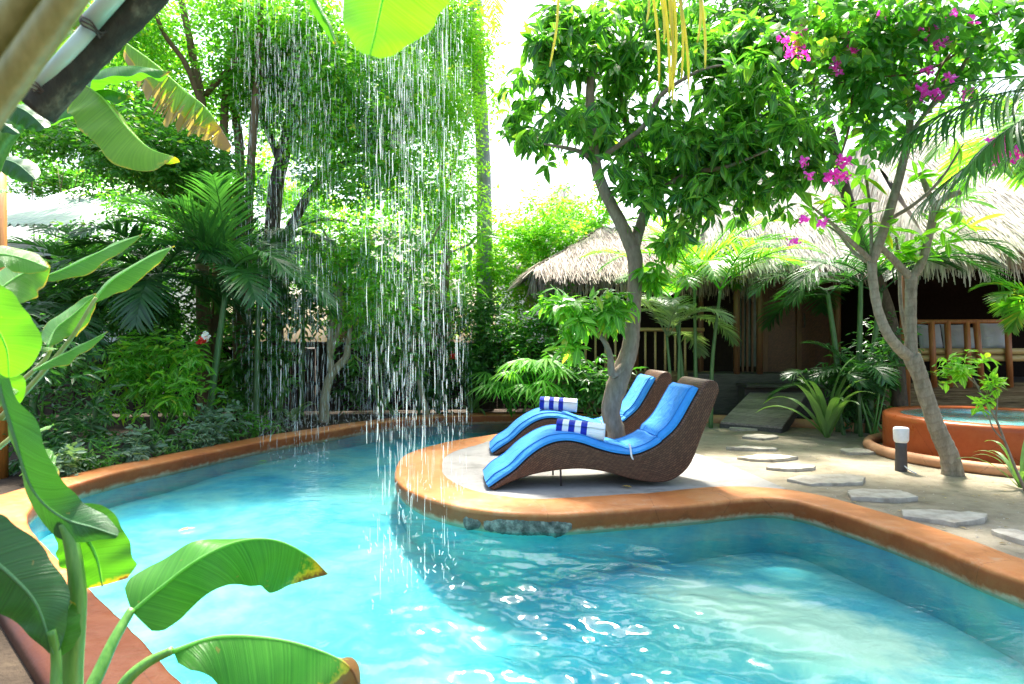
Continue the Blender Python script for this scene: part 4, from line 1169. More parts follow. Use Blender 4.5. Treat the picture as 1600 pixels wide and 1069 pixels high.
# ------------------------------------------------------------------ broad leaves (banana, canna)
def blade(mb, mid, w, up=(0, 0, 1), fold=.3, curl=.4, ripple=.015, rf=26, nu=54, nv=7, prof=None, tears=0, sides=(1, 1), seed=0, folds=None, rib=.006, tw=None, up2=None, folds2=None):
    """mid: midrib points from base to tip; w: greatest half width; fold: droop of the halves at the midrib; curl: extra droop to the margin
    folds=(left,right) sets each half's own droop angle"""
    r = np.random.default_rng(seed+100)
    c = catmull(mid, nu); tn = nrm(np.gradient(c, axis=0)); up0 = np.array(list(up), float)
    t = np.linspace(0, 1, nu)
    pf = np.sin(math.pi*np.clip(t*.93+.045, 0, 1))**.62 if prof is None else np.interp(t, *prof)
    fl = folds or (fold, fold)
    ph = r.uniform(0, 6, 4)
    for si, sg in enumerate((1, -1)):
        if not sides[si]: continue
        V = np.zeros((nu, nv, 3)); at = np.zeros((nu, nv, 2))
        cuts = sorted(r.uniform(.15, .92, tears)) if tears else []
        for i in range(nu):
            ui = up0 if up2 is None else up0*(1-t[i])+np.array(up2, float)*t[i]
            S = np.cross(tn[i], ui); S /= max(1e-6, np.linalg.norm(S)); Nn = np.cross(S, tn[i])
            if tw: 
                a_ = tw*t[i]; S, Nn = S*math.cos(a_)+Nn*math.sin(a_), Nn*math.cos(a_)-S*math.sin(a_)
            ww = w*pf[i]*(1+.05*math.sin(t[i]*9+ph[si])+.03*math.sin(t[i]*23+ph[2]))
            tear = min([abs(t[i]-k) for k in cuts], default=1)
            if tear < .0045: ww *= .4+.3*math.sin(t[i]*77)
            q = c[i].copy(); prev = 0
            for j in range(nv):
                s = j/(nv-1); ang = (fl[si] if folds2 is None else fl[si]*(1-t[i])+folds2[si]*t[i])+curl*s
                if j:
                    q = q+(S*sg*math.cos(ang)-Nn*math.sin(ang))*ww/(nv-1)
                rp = ripple*s*math.sin(t[i]*rf+ph[si]+s*1.2)*(.6+.4*math.sin(t[i]*7+ph[3]))
                V[i, j] = q+Nn*rp+tn[i]*(.10*s*w*.8)*(1-t[i])
                at[i, j] = (t[i], s*sg)
        mb.grid(V, at.reshape(-1, 2), flip=sg < 0)
    if rib:
        n0 = mb.n
        mb.tube(c-np.array([0, 0, rib*.5]), np.linspace(rib, rib*.3, nu), 6)
        mb.at[-1][:] = 0
        mb.at[-1][:, 0] = np.concatenate([np.repeat(t, 6), [0, 1]])

def leaf_part(root, mat, mid, w, name='leaf', **k):
    mb = MB(); blade(mb, mid, w, **k); return mb.build(name, mat, root)
def stalk_part(root, pts, r, mat=None, name='stem'):
    mb = MB(); limb(mb, pts, r, 9, 26, .01); return mb.build(name, mat or M['stalk'], root)

# --- banana plant in the lower left corner
bp = thing('banana_plant', 'young banana plant with brown-tipped leaves hanging over the pool edge', 'plant', (-1.25, 1.75, -.05))
Y0 = 1.95
# lit blade arching over the water
leaf_part(bp, M['banana_brown'], [P(206, 955, 2.0), P(250, 918, 2.03), P(310, 873, 2.06), P(372, 845, 2.1), P(430, 843, 2.13), P(480, 866, 2.16), P(512, 896, 2.17)], .135, up=(.05, -.80, .6), up2=(.15, -.1, 1), folds=(.05, .0), folds2=(1.25, 1.0), curl=.3, ripple=.016, rf=17, seed=3,  rib=.007,
          prof=([0, .03, .12, .4, .62, .82, .93, 1], [.62, .78, .88, .92, 1.1, 1.15, .75, .12]))
stalk_part(bp, [P(120, 1120, 1.8), P(150, 1060, 1.86), P(178, 1000, 1.93), P(206, 952, 2.0)], [.022, .013], name='leaf_stalk')
leaf_part(bp, M['banana_brown2'], [P(270, 1016, 1.84), P(340, 994, 1.86), P(420, 996, 1.88), P(490, 1012, 1.9), P(545, 1040, 1.92), P(566, 1085, 1.93)], .165, up=(.0, -.5, .86), folds=(.2, .95), curl=.4, ripple=.02, rf=19, seed=8,  rib=.008,
          prof=([0, .06, .2, .45, .7, .88, 1], [.25, .5, .75, .95, .95, .75, .2]))
stalk_part(bp, [P(165, 1130, 1.76), P(195, 1068, 1.79), P(230, 1036, 1.82), P(270, 1016, 1.84)], [.02, .012], name='leaf_stalk')
# tall stem whose leaf folds over it
stalk_part(bp, [P(108, 1180, 1.66), P(112, 1050, 1.67), P(121, 930, 1.68), P(112, 850, 1.69), P(98, 812, 1.7)], [.032, .025, .016], name='leaf_stalk')
leaf_part(bp, M['banana_deep'], [P(-5, 590, 1.6), P(22, 680, 1.62), P(50, 762, 1.65), P(95, 806, 1.68), P(150, 824, 1.7), P(184, 836, 1.72)], .10, up=(-.45, -.75, .45), folds=(.1, .3), curl=.3, seed=4, sides=(1, 1), ripple=.006,
          prof=([0, .2, .45, .7, .9, 1], [.25, .6, .8, .65, .4, .1]))
leaf_part(bp, M['banana'], [P(96, 806, 1.71), P(128, 830, 1.72), P(150, 868, 1.73), P(160, 915, 1.74)], .085, up=(.3, -.9, .2), fold=.05, curl=.15, seed=5, ripple=.005,
          prof=([0, .2, .5, .85, 1], [.5, .85, 1, .95, .7]))
leaf_part(bp, M['banana'], [P(40, 708, 1.75), P(62, 716, 1.76), P(80, 730, 1.78), P(92, 742, 1.8)], .06, up=(0, -.6, .8), fold=.2, seed=6, ripple=.004)
# big dark blade in the very corner
leaf_part(bp, M['banana_deep'], [P(-90, 800, 1.5), P(-40, 850, 1.52), P(20, 900, 1.55), P(58, 945, 1.57), P(84, 1020, 1.58)], .085, up=(.25, -.85, .45), folds=(.15, .25), curl=.3, seed=9, ripple=.008,
          prof=([0, .2, .5, .75, 1], [.6, .95, 1, .8, .15]))
stalk_part(bp, [P(80, 1200, 1.55), P(86, 1100, 1.57), P(88, 1030, 1.59), P(80, 985, 1.58)], [.018, .010], name='leaf_stalk')
leaf_part(bp, M['banana'], [P(84, 1030, 1.6), P(98, 985, 1.62), P(100, 960, 1.64), P(112, 940, 1.65)], .04, up=(0, -1, .2), fold=.2, seed=10, ripple=.003)

# --- canna / heliconia at the left edge
cn = thing('canna_plant', 'tall light green canna with long scorched leaves at the left edge', 'plant', (-1.75, 2.1, -.05))
def cleaf(pts, Y, w, up, seed, mat='canna', dY=.12, **k):
    leaf_part(cn, M[mat], ppath(pts, Y, dY), w, up=up, seed=seed, ripple=k.pop('ripple', .006), rf=15, rib=.004, **k)
NP_ = ([0, .1, .35, .65, .9, 1], [.15, .6, 1, .85, .35, .05])
cleaf([(56, 436), (100, 420), (150, 396), (190, 378), (224, 365)], 2.15, .050, (.3, -.62, .72), 21, folds=(.25, .35), prof=NP_)
cleaf([(146, 472), (170, 442), (205, 418), (240, 398), (272, 384)], 2.25, .058, (.25, -.75, .6), 22, folds=(.15, .5), prof=NP_)
cleaf([(74, 540), (88, 512), (118, 488), (150, 458)], 2.15, .062, (.35, -.8, .5), 23, folds=(.1, .35), prof=NP_)
cleaf([(52, 578), (85, 560), (125, 540), (168, 518)], 2.1, .036, (.2, -.65, .75), 24, folds=(.3, .5), prof=NP_)
cleaf([(30, 682), (50, 676), (70, 668), (84, 663)], 2.1, .012, (0, -.6, .8), 25, prof=NP_)
cleaf([(28, 548), (50, 545), (72, 543), (90, 545)], 2.1, .022, (0, -.5, .85), 26, prof=NP_)
cleaf([(-40, 400), (0, 396), (40, 404), (76, 418)], 1.9, .055, (.1, -.8, .6), 27, folds=(.05, .1))
cleaf([(-30, 470), (0, 450), (30, 430), (74, 410)], 1.95, .085, (.2, -.9, .4), 28, folds=(.0, .2))
cleaf([(-30, 440), (-10, 500), (10, 545), (14, 590)], 1.7, .085, (.4, -.9, .1), 29, 'banana_lime', folds=(.1, .1))
cleaf([(-30, 640), (-5, 610), (10, 600), (18, 640)], 1.8, .045, (.3, -.9, .3), 30, 'banana_lime', folds=(.1, .1))
cleaf([(-10, 300), (0, 296), (8, 296), (13, 300)], 2.6, .02, (.3, -.9, .3), 36)
for pts in ([(0, 655), (60, 590), (110, 530), (150, 465)], [(-10, 640), (30, 600), (72, 560), (82, 530)], [(-30, 720), (10, 690), (40, 660)]):
    stalk_part(cn, ppath(pts, 2.15, .08), [.010, .006], M['stalk_pale'])
stalk_part(cn, [Vector((-1.75, 2.1, -.05)), P(-60, 800, 2.1), P(-10, 650, 2.15)], [.02, .012], M['stalk_pale'])

# --- leaf cut by the upper frame edge, near the camera
hl = thing('hanging_banana_leaf', 'glowing lime banana leaf hanging into the top of the picture', 'leaf', P(590, -60, 1.5))
leaf_part(hl, M['banana_lime'], [P(640, -190, 1.38), P(622, -110, 1.44), P(604, -30, 1.5), P(590, 35, 1.54), P(578, 86, 1.55)], .150, name='blade', up=(.05, -.85, .5), folds=(.0, .05), curl=.35, seed=31, ripple=.008,
          prof=([0, .2, .5, .68, .85, .95, 1], [.6, .95, 1, .92, .66, .36, .15]))
leaf_part(hl, M['banana'], [P(470, -60, 1.7), P(492, 0, 1.72), P(512, 36, 1.75), P(524, 68, 1.77)], .022, name='blade', up=(.3, -.8, .4), fold=.4, seed=32, ripple=.004)

# --- banana leaves behind the beam, upper left
bt = thing('banana_plant', 'large banana plant with torn yellowing leaves behind the beam', 'plant', (-3.9, 4.6, -.05))
YB = 4.3
stalk_part(bt, [Vector((-3.9, 4.6, -.05)), P(-80, 500, 4.5), P(-10, 250, 4.4), P(60, 160, 4.35)], [.11, .08, .05], M['stalk'], 'trunk')
leaf_part(bt, M['banana'], [P(120, 150, 4.4), P(155, 112, 4.3), P(205, 103, 4.22), P(265, 112, 4.18)], .115, up=(0, -.5, .85), folds=(.3, .9), curl=.3, seed=41, ripple=.02)
leaf_part(bt, M['banana_old'], [P(125, 128, 4.3), P(160, 152, 4.27), P(195, 195, 4.22), P(232, 230, 4.18), P(272, 245, 4.15)], .25, up=(.55, -.75, .35), folds=(.1, .9), curl=.25, seed=42, ripple=.012,
          prof=([0, .12, .4, .75, .95, 1], [.45, .85, 1, .9, .5, .2]))
leaf_part(bt, M['banana_dry'], [P(198, 68, 4.9), P(240, 98, 4.8), P(285, 138, 4.7), P(325, 172, 4.6), P(362, 228, 4.55)], .27, up=(.35, -.45, .8), folds=(1.0, 1.3), curl=.3, seed=43, ripple=.03, rf=60, tears=34, nu=240)
leaf_part(bt, M['banana_dry'], [P(110, 42, 4.6), P(128, 22, 4.6), P(145, 12, 4.6), P(160, 20, 4.6)], .12, up=(.3, -.6, .7), folds=(.5, 1.0), seed=44, ripple=.02, tears=6)
leaf_part(bt, M['banana_old'], [P(80, 92, 4.7), P(95, 66, 4.7), P(118, 50, 4.7)], .13, up=(.2, -.9, .3), fold=.2, seed=45, ripple=.01)
leaf_part(bt, M['banana'], [P(60, 190, 4.5), P(110, 160, 4.4), P(160, 140, 4.35), P(205, 150, 4.3)], .14, up=(0, -.6, .8), folds=(.3, .7), seed=46, ripple=.015)
leaf_part(bt, M['banana_deep'], [P(0, 162, 3.6), P(30, 168, 3.6), P(52, 182, 3.6), P(70, 200, 3.6)], .10, up=(.1, -.8, .5), fold=.35, seed=47, ripple=.012)
leaf_part(bt, M['banana_deep'], [P(-30, 185, 3.5), P(0, 190, 3.5), P(28, 208, 3.5)], .05, up=(.1, -.6, .7), fold=.35, seed=48, ripple=.008)
leaf_part(bt, M['banana_deep'], [P(-10, 245, 5.2), P(25, 255, 5.2), P(55, 280, 5.2)], .13, up=(.1, -.8, .5), fold=.3, seed=49, ripple=.012)

# --- roof poles and pipe, upper left
for (a, b), lab, r in ((((-80, 261), (165, -85)), 'olive bamboo rafter lowest across the top left corner', .0195),
                    (((-124, 228), (121, -118)), 'olive bamboo rafter in the middle of three in the top left corner', .0195),
                    (((-170, 196), (75, -150)), 'bamboo rafter highest of three, just showing in the top left corner', .0195)):
    A_, B_ = P(*a, .86), P(*b, .78); ax = B_-A_
    mb = MB(); ts = np.linspace(0, 1, 60)
    rr = np.array([r*(1.12-.16*t) for t in ts])
    mb.tube([A_+ax*t for t in ts], rr, 20, .006)
    tag(mb.build('bamboo_rafter', M['bamboo_near']), lab, 'rafter', 'bamboo rafters of the near roof')
A_, B_ = P(66, 148, 1.65), P(238, -48, 1.6)
A_, B_ = A_+Vector((-.016, 0, .012)), B_+Vector((-.016, 0, .012))
pp = thing('water_pipe', 'pale green pipe wired along the dark beam', 'pipe', A_)
mb = MB(); mid_ = A_.lerp(B_, .5)
mb.tube([A_, mid_], .0185, 20); mb.build('pipe_length', M['pvc'], pp)
mb = MB(); off = Vector((-.006, 0, .006)); mb.tube([mid_+off, B_+off], .0225, 20); mb.build('pipe_length', M['pvc'], pp)
for t in (.52, .03):
    c = A_.lerp(B_, t); mb = MB(); ax = (B_-A_).normalized(); u = ax.cross(Vector((0, 1, 0))).normalized(); w = ax.cross(u)
    for k in range(3):
        aa = np.linspace(0, 2*math.pi, 22); s = (k-1)*.007
        mb.tube([c+ax*(s+.004*math.sin(3*q+k))+u*math.cos(q)*.028+w*math.sin(q)*.027-u*0 for q in aa], .0022, 5, caps=False)
    mb.build('wire_tie', M['wire'], pp)
A2, B2 = P(58, 172, 1.68), P(290, -75, 1.68)
mb = MB(); c = catmull([A2, A2.lerp(B2, .3)+Vector((0, 0, .006)), A2.lerp(B2, .7)+Vector((0, 0, -.004)), B2], 40)
mb.tube(c, [.046, .043, .045], 16, .03)
tag(mb.build('wooden_beam', M['beam_old']), 'dark mossy round beam under the pale pipe', 'beam')

# --- trees -------------------------------------------------------------------------------------------------
def tree(label, base, limbs, bark, crown=None, name='garden_tree', cat='tree', group=None, crown2=None, name2='crown'):
    root = thing(name, label, cat, base, group)
    mb = MB()
    for pts, r in limbs: limb(mb, pts, r, 10, max(14, len(pts)*6), .05)
    mb.build('trunk', bark, root)
    for cr, nm in ((crown, 'crown'), (crown2, name2)):
        if cr: cr[0].build(nm, cr[1], root, smooth=False)
    return root

# mango tree between the loungers
ym = 6.35
mbase = G(962, 728)
mbase = Vector(((964-CX)/F*ym, ym, -.03))
limbs = [([mbase, P(965, 700, ym), P(962, 672, ym), P(954, 642, ym), P(966, 595, ym), P(984, 545, ym), P(990, 480, ym), P(993, 415, ym), P(988, 385, ym)], [.105, .092, .092, .105, .09, .078, .072, .07, .078]),
         ([P(989, 392, ym), P(968, 345, ym), P(945, 300, ym), P(932, 262, ym), P(926, 205, ym), P(922, 135, ym), P(936, 60, ym+.1), P(942, -60, ym+.2)], [.07, .06, .054, .05, .042, .036, .03, .024]),
         ([P(989, 392, ym), P(1003, 345, ym+.1), P(1016, 310, ym+.2), P(1022, 280, ym+.3), P(1046, 250, ym+.3), P(1100, 180, ym+.4), P(1150, 90, ym+.5)], [.06, .05, .046, .042, .035, .026, .014]),
         ([P(933, 250, ym), P(970, 225, ym-.1), P(1006, 197, ym-.2), P(1032, 150, ym-.3), P(1090, 112, ym-.5), P(1140, 100, ym-.7)], [.028, .026, .024, .02, .014, .008]),
         ([P(932, 262, ym), P(918, 245, ym-.1), P(900, 235, ym-.2), P(850, 225, ym-.4)], [.03, .024, .018, .008]),
         ([P(1022, 285, ym+.3), P(985, 210, ym+.4), P(968, 130, ym+.5), P(985, 80, ym+.6), P(1010, 20, ym+.6), P(1030, -60, ym+.6)], [.04, .036, .034, .03, .026, .02]),
         ([P(968, 130, ym+.5), P(950, 80, ym+.5), P(920, 40, ym+.4)], [.022, .014, .008]),
         ([P(1018, 305, ym+.2), P(1075, 272, ym-.2), P(1130, 262, ym-.5), P(1200, 235, ym-.8)], [.03, .026, .02, .009]),
         ([P(985, 560, ym-.02), P(958, 585, ym-.1), P(953, 555, ym-.12), P(942, 530, ym-.14), P(915, 500, ym-.25)], [.05, .042, .03, .024, .01])]
mb = MB()
bl = blobs_px([(845, 150, 6.2, 55, 80, .5), (835, 225, 6.2, 45, 45, .4), (900, 60, 6.3, 60, 60, .5), (900, 200, 6.4, 70, 60, .6), (985, 170, 6.6, 70, 110, .6), (1060, 60, 6.4, 90, 80, .7),
               (1040, 300, 6.3, 60, 70, .5), (985, 300, 6.3, 55, 60, .5), (1110, 180, 6.2, 90, 90, .8, 1.6), (1185, 190, 5.9, 80, 90, .7, 1.8), (1160, 80, 6.2, 90, 80, .7, 1.4), (1090, 300, 6.2, 60, 35, .4), (1235, 225, 5.7, 60, 55, .5, 1.3), (950, 110, 6.5, 80, 90, .6, 1.3), (1000, 40, 6.6, 90, 60, .6), (860, 60, 6.3, 40, 50, .4, .8), (1020, 230, 6.8, 60, 60, .5), (1150, 285, 6.0, 70, 40, .5, 1.2), (1225, 285, 5.8, 50, 40, .4, 1.2), (1090, 240, 6.3, 60, 50, .5)])
p, d = scatter(sub_clump(bl, 11, (.32, .7)), 1250)
whorls(mb, p, d*.5+rdir(1250)*.7+np.array([0, 0, .3]), 7, .165, L_MANGO, .55, .95)
bl2 = blobs_px([(870, 470, 6.05, 42, 30, .3), (905, 490, 6.0, 55, 45, .35), (955, 475, 6.05, 45, 35, .3), (890, 530, 6.05, 30, 30, .25)])
mb2 = MB(); p, d = scatter(bl2, 75, .6)
whorls(mb2, p, d*.6+np.array([0, -.2, .6]), 8, .155, L_MANGO, .35, .95)
mg = tree('mango tree with forked trunk growing up between the two loungers', mbase, limbs, M['bark_mango'], (mb, M['leaf_mango']), 'mango_tree', crown2=(mb2, M['leaf_light']), name2='low_foliage')
mb = MB(); p, d = scatter(blobs_px([(1025, 420, 6.2, 25, 40, .2), (1045, 375, 6.2, 30, 25, .2), (1010, 455, 6.1, 14, 25, .15)]), 22, .6)
whorls(mb, p, d*.6+np.array([.3, -.2, .3]), 6, .17, L_OVATE, .6, .9)
mb.build('trunk_shoots', M['leaf_light'], mg, smooth=False)

# frangipani at right
fb = G(1489, 737); yf = fb.y
limbs = [([fb-Vector((0, 0, .05)), P(1484, 715, yf), P(1464, 668, yf), P(1447, 620, yf), P(1436, 585, yf), P(1424, 556, yf)], [.10, .084, .076, .071, .07, .08]),
         ([P(1424, 560, yf), P(1405, 545, yf-.05), P(1386, 520, yf-.1), P(1372, 485, yf-.1), P(1364, 440, yf-.1), P(1362, 408, yf-.1)], [.058, .05, .045, .042, .04, .043]),
         ([P(1424, 560, yf), P(1423, 520, yf+.02), P(1423, 470, yf+.03), P(1424, 432, yf+.03)], [.058, .053, .051, .054]),
         ([P(1424, 436, yf+.03), P(1440, 410, yf), P(1450, 375, yf), P(1460, 330, yf), P(1463, 318, yf)], [.043, .04, .037, .037, .042]),
         ([P(1462, 322, yf), P(1480, 308, yf-.05), P(1501, 300, yf-.1)], [.034, .03, .026]),
         ([P(1462, 322, yf), P(1450, 300, yf), P(1438, 270, yf+.05)], [.034, .028, .022]),
         ([P(1424, 436, yf+.03), P(1400, 410, yf), P(1378, 388, yf-.05), P(1370, 380, yf-.06)], [.042, .036, .032, .028]),
         ([P(1362, 410, yf-.1), P(1380, 362, yf-.15), P(1396, 310, yf-.2), P(1412, 250, yf-.2), P(1421, 200, yf-.2), P(1420, 120, yf-.1), P(1426, 50, yf), P(1435, -60, yf)], [.045, .042, .038, .036, .034, .028, .024, .018]),
         ([P(1421, 190, yf-.2), P(1412, 130, yf-.1), P(1410, 60, yf)], [.026, .02, .012]),
         ([P(1416, 225, yf-.2), P(1440, 185, yf-.3), P(1480, 140, yf-.4), P(1512, 90, yf-.5), P(1535, 40, yf-.5), P(1560, -40, yf-.5)], [.022, .02, .018, .017, .015, .012]),
         ([P(1386, 345, yf-.15), P(1430, 318, yf-.2), P(1470, 280, yf-.25), P(1505, 225, yf-.3)], [.02, .016, .013, .008]),
         ([P(1362, 408, yf-.1), P(1330, 378, yf-.2), P(1295, 345, yf-.3), P(1262, 318, yf-.4)], [.028, .022, .016, .009]),
         ([P(1362, 412, yf-.1), P(1335, 395, yf), P(1310, 365, yf+.1), P(1288, 350, yf+.15)], [.024, .018, .013, .008]),
         ([P(1420, 540, yf+.1), P(1408, 480, yf+.15), P(1405, 420, yf+.2), P(1400, 370, yf+.2)], [.022, .018, .016, .012]),
         ([P(1412, 200, yf-.1), P(1392, 178, yf-.1), P(1378, 160, yf-.1)], [.016, .012, .007]),
         ([P(1362, 400, yf-.1), P(1360, 330, yf-.1), P(1352, 270, yf-.1)], [.018, .014, .01])]
mb = MB()
tips = [(1262, 318, -.4), (1288, 350, .15), (1310, 330, -.2), (1500, 330, 0), (1440, 362, 0), (1352, 268, -.1), (1390, 190, -.1), (1505, 300, -.1), (1408, 372, .2), (1385, 345, -.1), (1340, 345, -.1),
        (1300, 300, -.3), (1325, 318, -.2), (1402, 150, 0), (1442, 268, .05), (1470, 345, .2), (1430, 395, .1), (1480, 375, .1), (1370, 200, -.1), (1505, 345, .2), (1392, 385, .1)]
pos = [P(x, y, yf+dy) for x, y, dy in tips]
whorls(mb, pos, np.array([0, -.15, .7])+rdir(len(pos))*.5, 10, .25, L_PADDLE, .25, .95, .3)
whorls(mb, [P(1500, 218, yf-.3)], np.array([[.5, -.2, -.3]]), 4, .24, L_PADDLE, .8, .8)
tree('frangipani tree with ringed leaning trunk between lamp and red tub', fb, limbs, M['bark_frangi'], (mb, M['leaf_frangi']), 'frangipani_tree')

# bougainvillea climbing through it
bo = thing('bougainvillea', 'bougainvillea with magenta flowers hanging over the garden at upper right', 'climber', P(1420, 40, 5.7))
mb = MB()
for pts in ([(1600, -40), (1520, 60), (1450, 110), (1380, 120), (1310, 130)], [(1480, -40), (1400, 40), (1330, 90), (1260, 90)], [(1560, 20), (1480, 90), (1450, 160)], [(1330, 100), (1330, 180), (1310, 255), (1290, 290)]):
    limb(mb, ppath(pts, 5.6, -.1), [.016, .006], 6)
mb.build('stem', M['bark_brown'], bo)
mb = MB(); bl = blobs_px([(1330, 60, 5.5, 90, 75, .5), (1420, 90, 5.6, 70, 90, .5), (1385, 30, 5.5, 110, 45, .5), (1480, 60, 5.7, 70, 60, .5), (1345, 150, 5.4, 60, 70, .4), (1370, 205, 5.4, 35, 40, .3), (1550, 30, 5.5, 70, 50, .4), (1560, 100, 5.7, 50, 40, .4), (1510, 120, 5.8, 40, 35, .3), (1600, 60, 5.6, 50, 60, .4), (1240, 60, 5.6, 60, 60, .4), (1290, 255, 5.4, 20, 30, .2, .5)])
twig_leaves(mb, bl, 430, 7, .10, L_HEART, .28, .55, .9, 8)
mb.build('foliage', M['leaf_mid'], bo, smooth=False)
mb = MB(); p, d = scatter(blobs_px([(1310, 60, 5.2, 70, 50, .2), (1325, 30, 5.2, 40, 22, .2)]), 40)
whorls(mb, p, rdir(40), 3, .09, L_HEART, .7, 1.0); mb.build('young_leaves', M['leaf_lime'], bo, smooth=False)
fl = [(1247, 47), (1223, 62), (1240, 73), (1257, 82), (1236, 84), (1378, 28), (1322, 62), (1330, 80), (1309, 101), (1307, 114), (1457, 40), (1472, 28), (1487, 22), (1515, 34), (1449, 49), (1464, 69), (1479, 62), (1451, 110), (1483, 123), (1459, 148), (1440, 137), (1438, 153), (1509, 148),
      (1260, 254), (1294, 277), (1307, 279), (1318, 254), (1318, 273), (1262, 277), (1258, 342), (1286, 348), (1239, 378), (1563, 228), (1560, 240), (1596, 236)]
for i, (x, y) in enumerate(fl):
    big_ = x > 1550
    n = 20 if big_ else (12 if x in (1294, 1318, 1459, 1322, 1330, 1457) else 7)
    mb = MB(); c = np.array(P(x, y, 4.6 if big_ else 5.25)); p = c+rng.normal(size=(n, 3))*(.030 if big_ else .020)
    whorls(mb, p, rdir(n)*.8+np.array([0, -.5, .1]), 3, .042, L_PETAL, .1, .8, .2, .004)
    mb.build('flower_cluster', M['bract'], bo, smooth=False)

# big trees at the back left -----------------------------------------------------------------------------------
Q = 1.0
def canopy(bl, n, per, size, tmpl=L_SMALL, clump=9, **k):
    mb = MB(); tw = None
    twig_leaves(mb, blobs_px(bl), int(n*Q), per, size, tmpl, k.pop('tw', .4), k.pop('grav', .25), .9, clump, **k); return mb

y1 = 10.4
limbs = [([P(322, 655, y1), P(318, 500, y1), P(316, 390, y1), P(318, 200, y1), P(300, 80, y1), P(270, -60, y1)], [.13, .11, .10, .08, .06, .04]),
         ([P(335, 655, y1+.2), P(340, 450, y1+.2), P(350, 300, y1+.2), P(352, 150, y1+.2), P(372, 30, y1+.2), P(380, -60, y1+.2)], [.12, .10, .085, .07, .055, .04]),
         ([P(372, 655, y1+.5), P(372, 400, y1+.5), P(374, 230, y1+.5), P(362, 120, y1+.5), P(385, -40, y1+.5)], [.10, .085, .08, .07, .05]),
         ([P(388, 655, y1-.1), P(386, 420, y1-.1), P(392, 260, y1-.1), P(402, 120, y1-.1), P(410, -40, y1-.1)], [.09, .075, .07, .06, .04]),
         ([P(318, 170, y1), P(290, 100, y1-.2), P(255, 50, y1-.4), P(225, -30, y1-.6)], [.05, .042, .034, .02]),
         ([P(322, 148, y1+.1), P(355, 110, y1-.2), P(372, 90, y1-.3)], [.05, .04, .028]),
         ([P(316, 390, y1), P(250, 300, y1-.5), P(170, 230, y1-.8), P(100, 210, y1-1)], [.05, .04, .03, .015])]
cr = canopy([(110, 215, 9.6, 110, 45, .9), (240, 250, 9.4, 90, 55, .9), (310, 270, 9.6, 70, 50, .7), (60, 210, 10, 80, 50, .8), (230, 190, 10.3, 70, 40, .8)], 2600, 9, .085)
tree('multi-stemmed tree with dark low canopy at the left of the water curtain', P(322, 655, y1)*1.0, limbs, M['bark_brown'], (cr, M['leaf_mid']), crown2=(canopy([(330, 30, 10.8, 110, 60, .9), (250, 70, 10.6, 90, 70, .9), (395, 110, 10.8, 60, 110, .8), (300, 140, 11, 80, 60, .8), (210, 40, 10.5, 60, 50, .7), (160, 190, 10.6, 90, 40, .7)], 2300, 9, .085), M['leaf_light']), name2='upper_crown')

y2 = 11.0
limbs = [([P(438, 655, y2), P(432, 560, y2), P(425, 450, y2), P(425, 370, y2), P(432, 290, y2), P(452, 200, y2), P(468, 120, y2+.1), P(480, 20, y2+.2), P(490, -60, y2+.2)], [.17, .15, .14, .13, .125, .11, .09, .06, .04]),
         ([P(428, 400, y2), P(455, 355, y2-.1), P(482, 305, y2-.2), P(520, 265, y2-.3), P(575, 245, y2-.4), P(640, 215, y2-.5)], [.10, .085, .075, .06, .045, .02]),
         ([P(440, 260, y2), P(410, 180, y2), P(385, 100, y2), P(360, 20, y2)], [.07, .055, .04, .025]),
         ([P(462, 150, y2), P(510, 110, y2-.2), P(560, 70, y2-.3), P(600, 10, y2-.4)], [.05, .04, .03, .02])]
cr = canopy([(460, 110, 10.7, 90, 90, .9), (520, 60, 10.7, 110, 70, .9), (430, 60, 10.9, 80, 60, .8), (560, 150, 10.6, 100, 70, .8), (500, 210, 10.4, 90, 60, .8), (600, 230, 10.3, 80, 50, .7), (540, 290, 10.3, 70, 35, .6), (640, 290, 10.4, 50, 40, .6)], 3300, 9, .092)
tree('leaning dark tree whose branch reaches right behind the falling water', P(438, 655, y2), limbs, M['bark_dark'], (cr, M['leaf_light']), crown2=(canopy([(620, 60, 11.2, 110, 70, .8), (600, 150, 11.2, 90, 70, .8), (660, 180, 11, 70, 80, .7), (560, 240, 11.2, 80, 50, .7), (480, 160, 11.3, 90, 80, .7)], 2300, 9, .085), M['leaf_lime']), name2='upper_crown')

y3 = 11.8
limbs = [([P(690, 640, y3), P(692, 500, y3), P(698, 380, y3), P(690, 250, y3), P(680, 120, y3), P(690, -40, y3)], [.09, .08, .07, .06, .045, .03]),
         ([P(694, 300, y3), P(720, 220, y3), P(740, 130, y3)], [.04, .03, .015])]
cr = canopy([(680, 90, 11.6, 70, 80, .8), (710, 180, 11.5, 55, 90, .7), (690, 280, 11.4, 60, 60, .7), (725, 60, 11.8, 40, 60, .5), (715, 330, 11.3, 45, 40, .5), (660, 20, 11.8, 90, 40, .6)], 1900, 9, .085, tw=.45)
tree('slender bright tree with pale lime leaves next to the grey palm trunk', P(690, 640, y3), limbs, M['bark_brown'], (cr, M['leaf_lime']))

# grey palm trunk
pt = P(757, 640, 12.2)
cpalm = palm('tall smooth grey palm trunk rising beside the sky gap', Vector((pt.x, pt.y, -.05)), [([Vector((pt.x, pt.y, -.05)), P(757, 430, 12.2), P(755, 250, 12.2), P(745, 60, 12.2), P(740, -120, 12.2)], [.19, .16, .14, .13, .12])],
     spray(P(740, -120, 12.2), 12, 2.8, 1.1, el=(5, 60), ll=.6, nl=30, lw=.04), M['palm_light'], M['bark_grey'], 'coconut_palm')

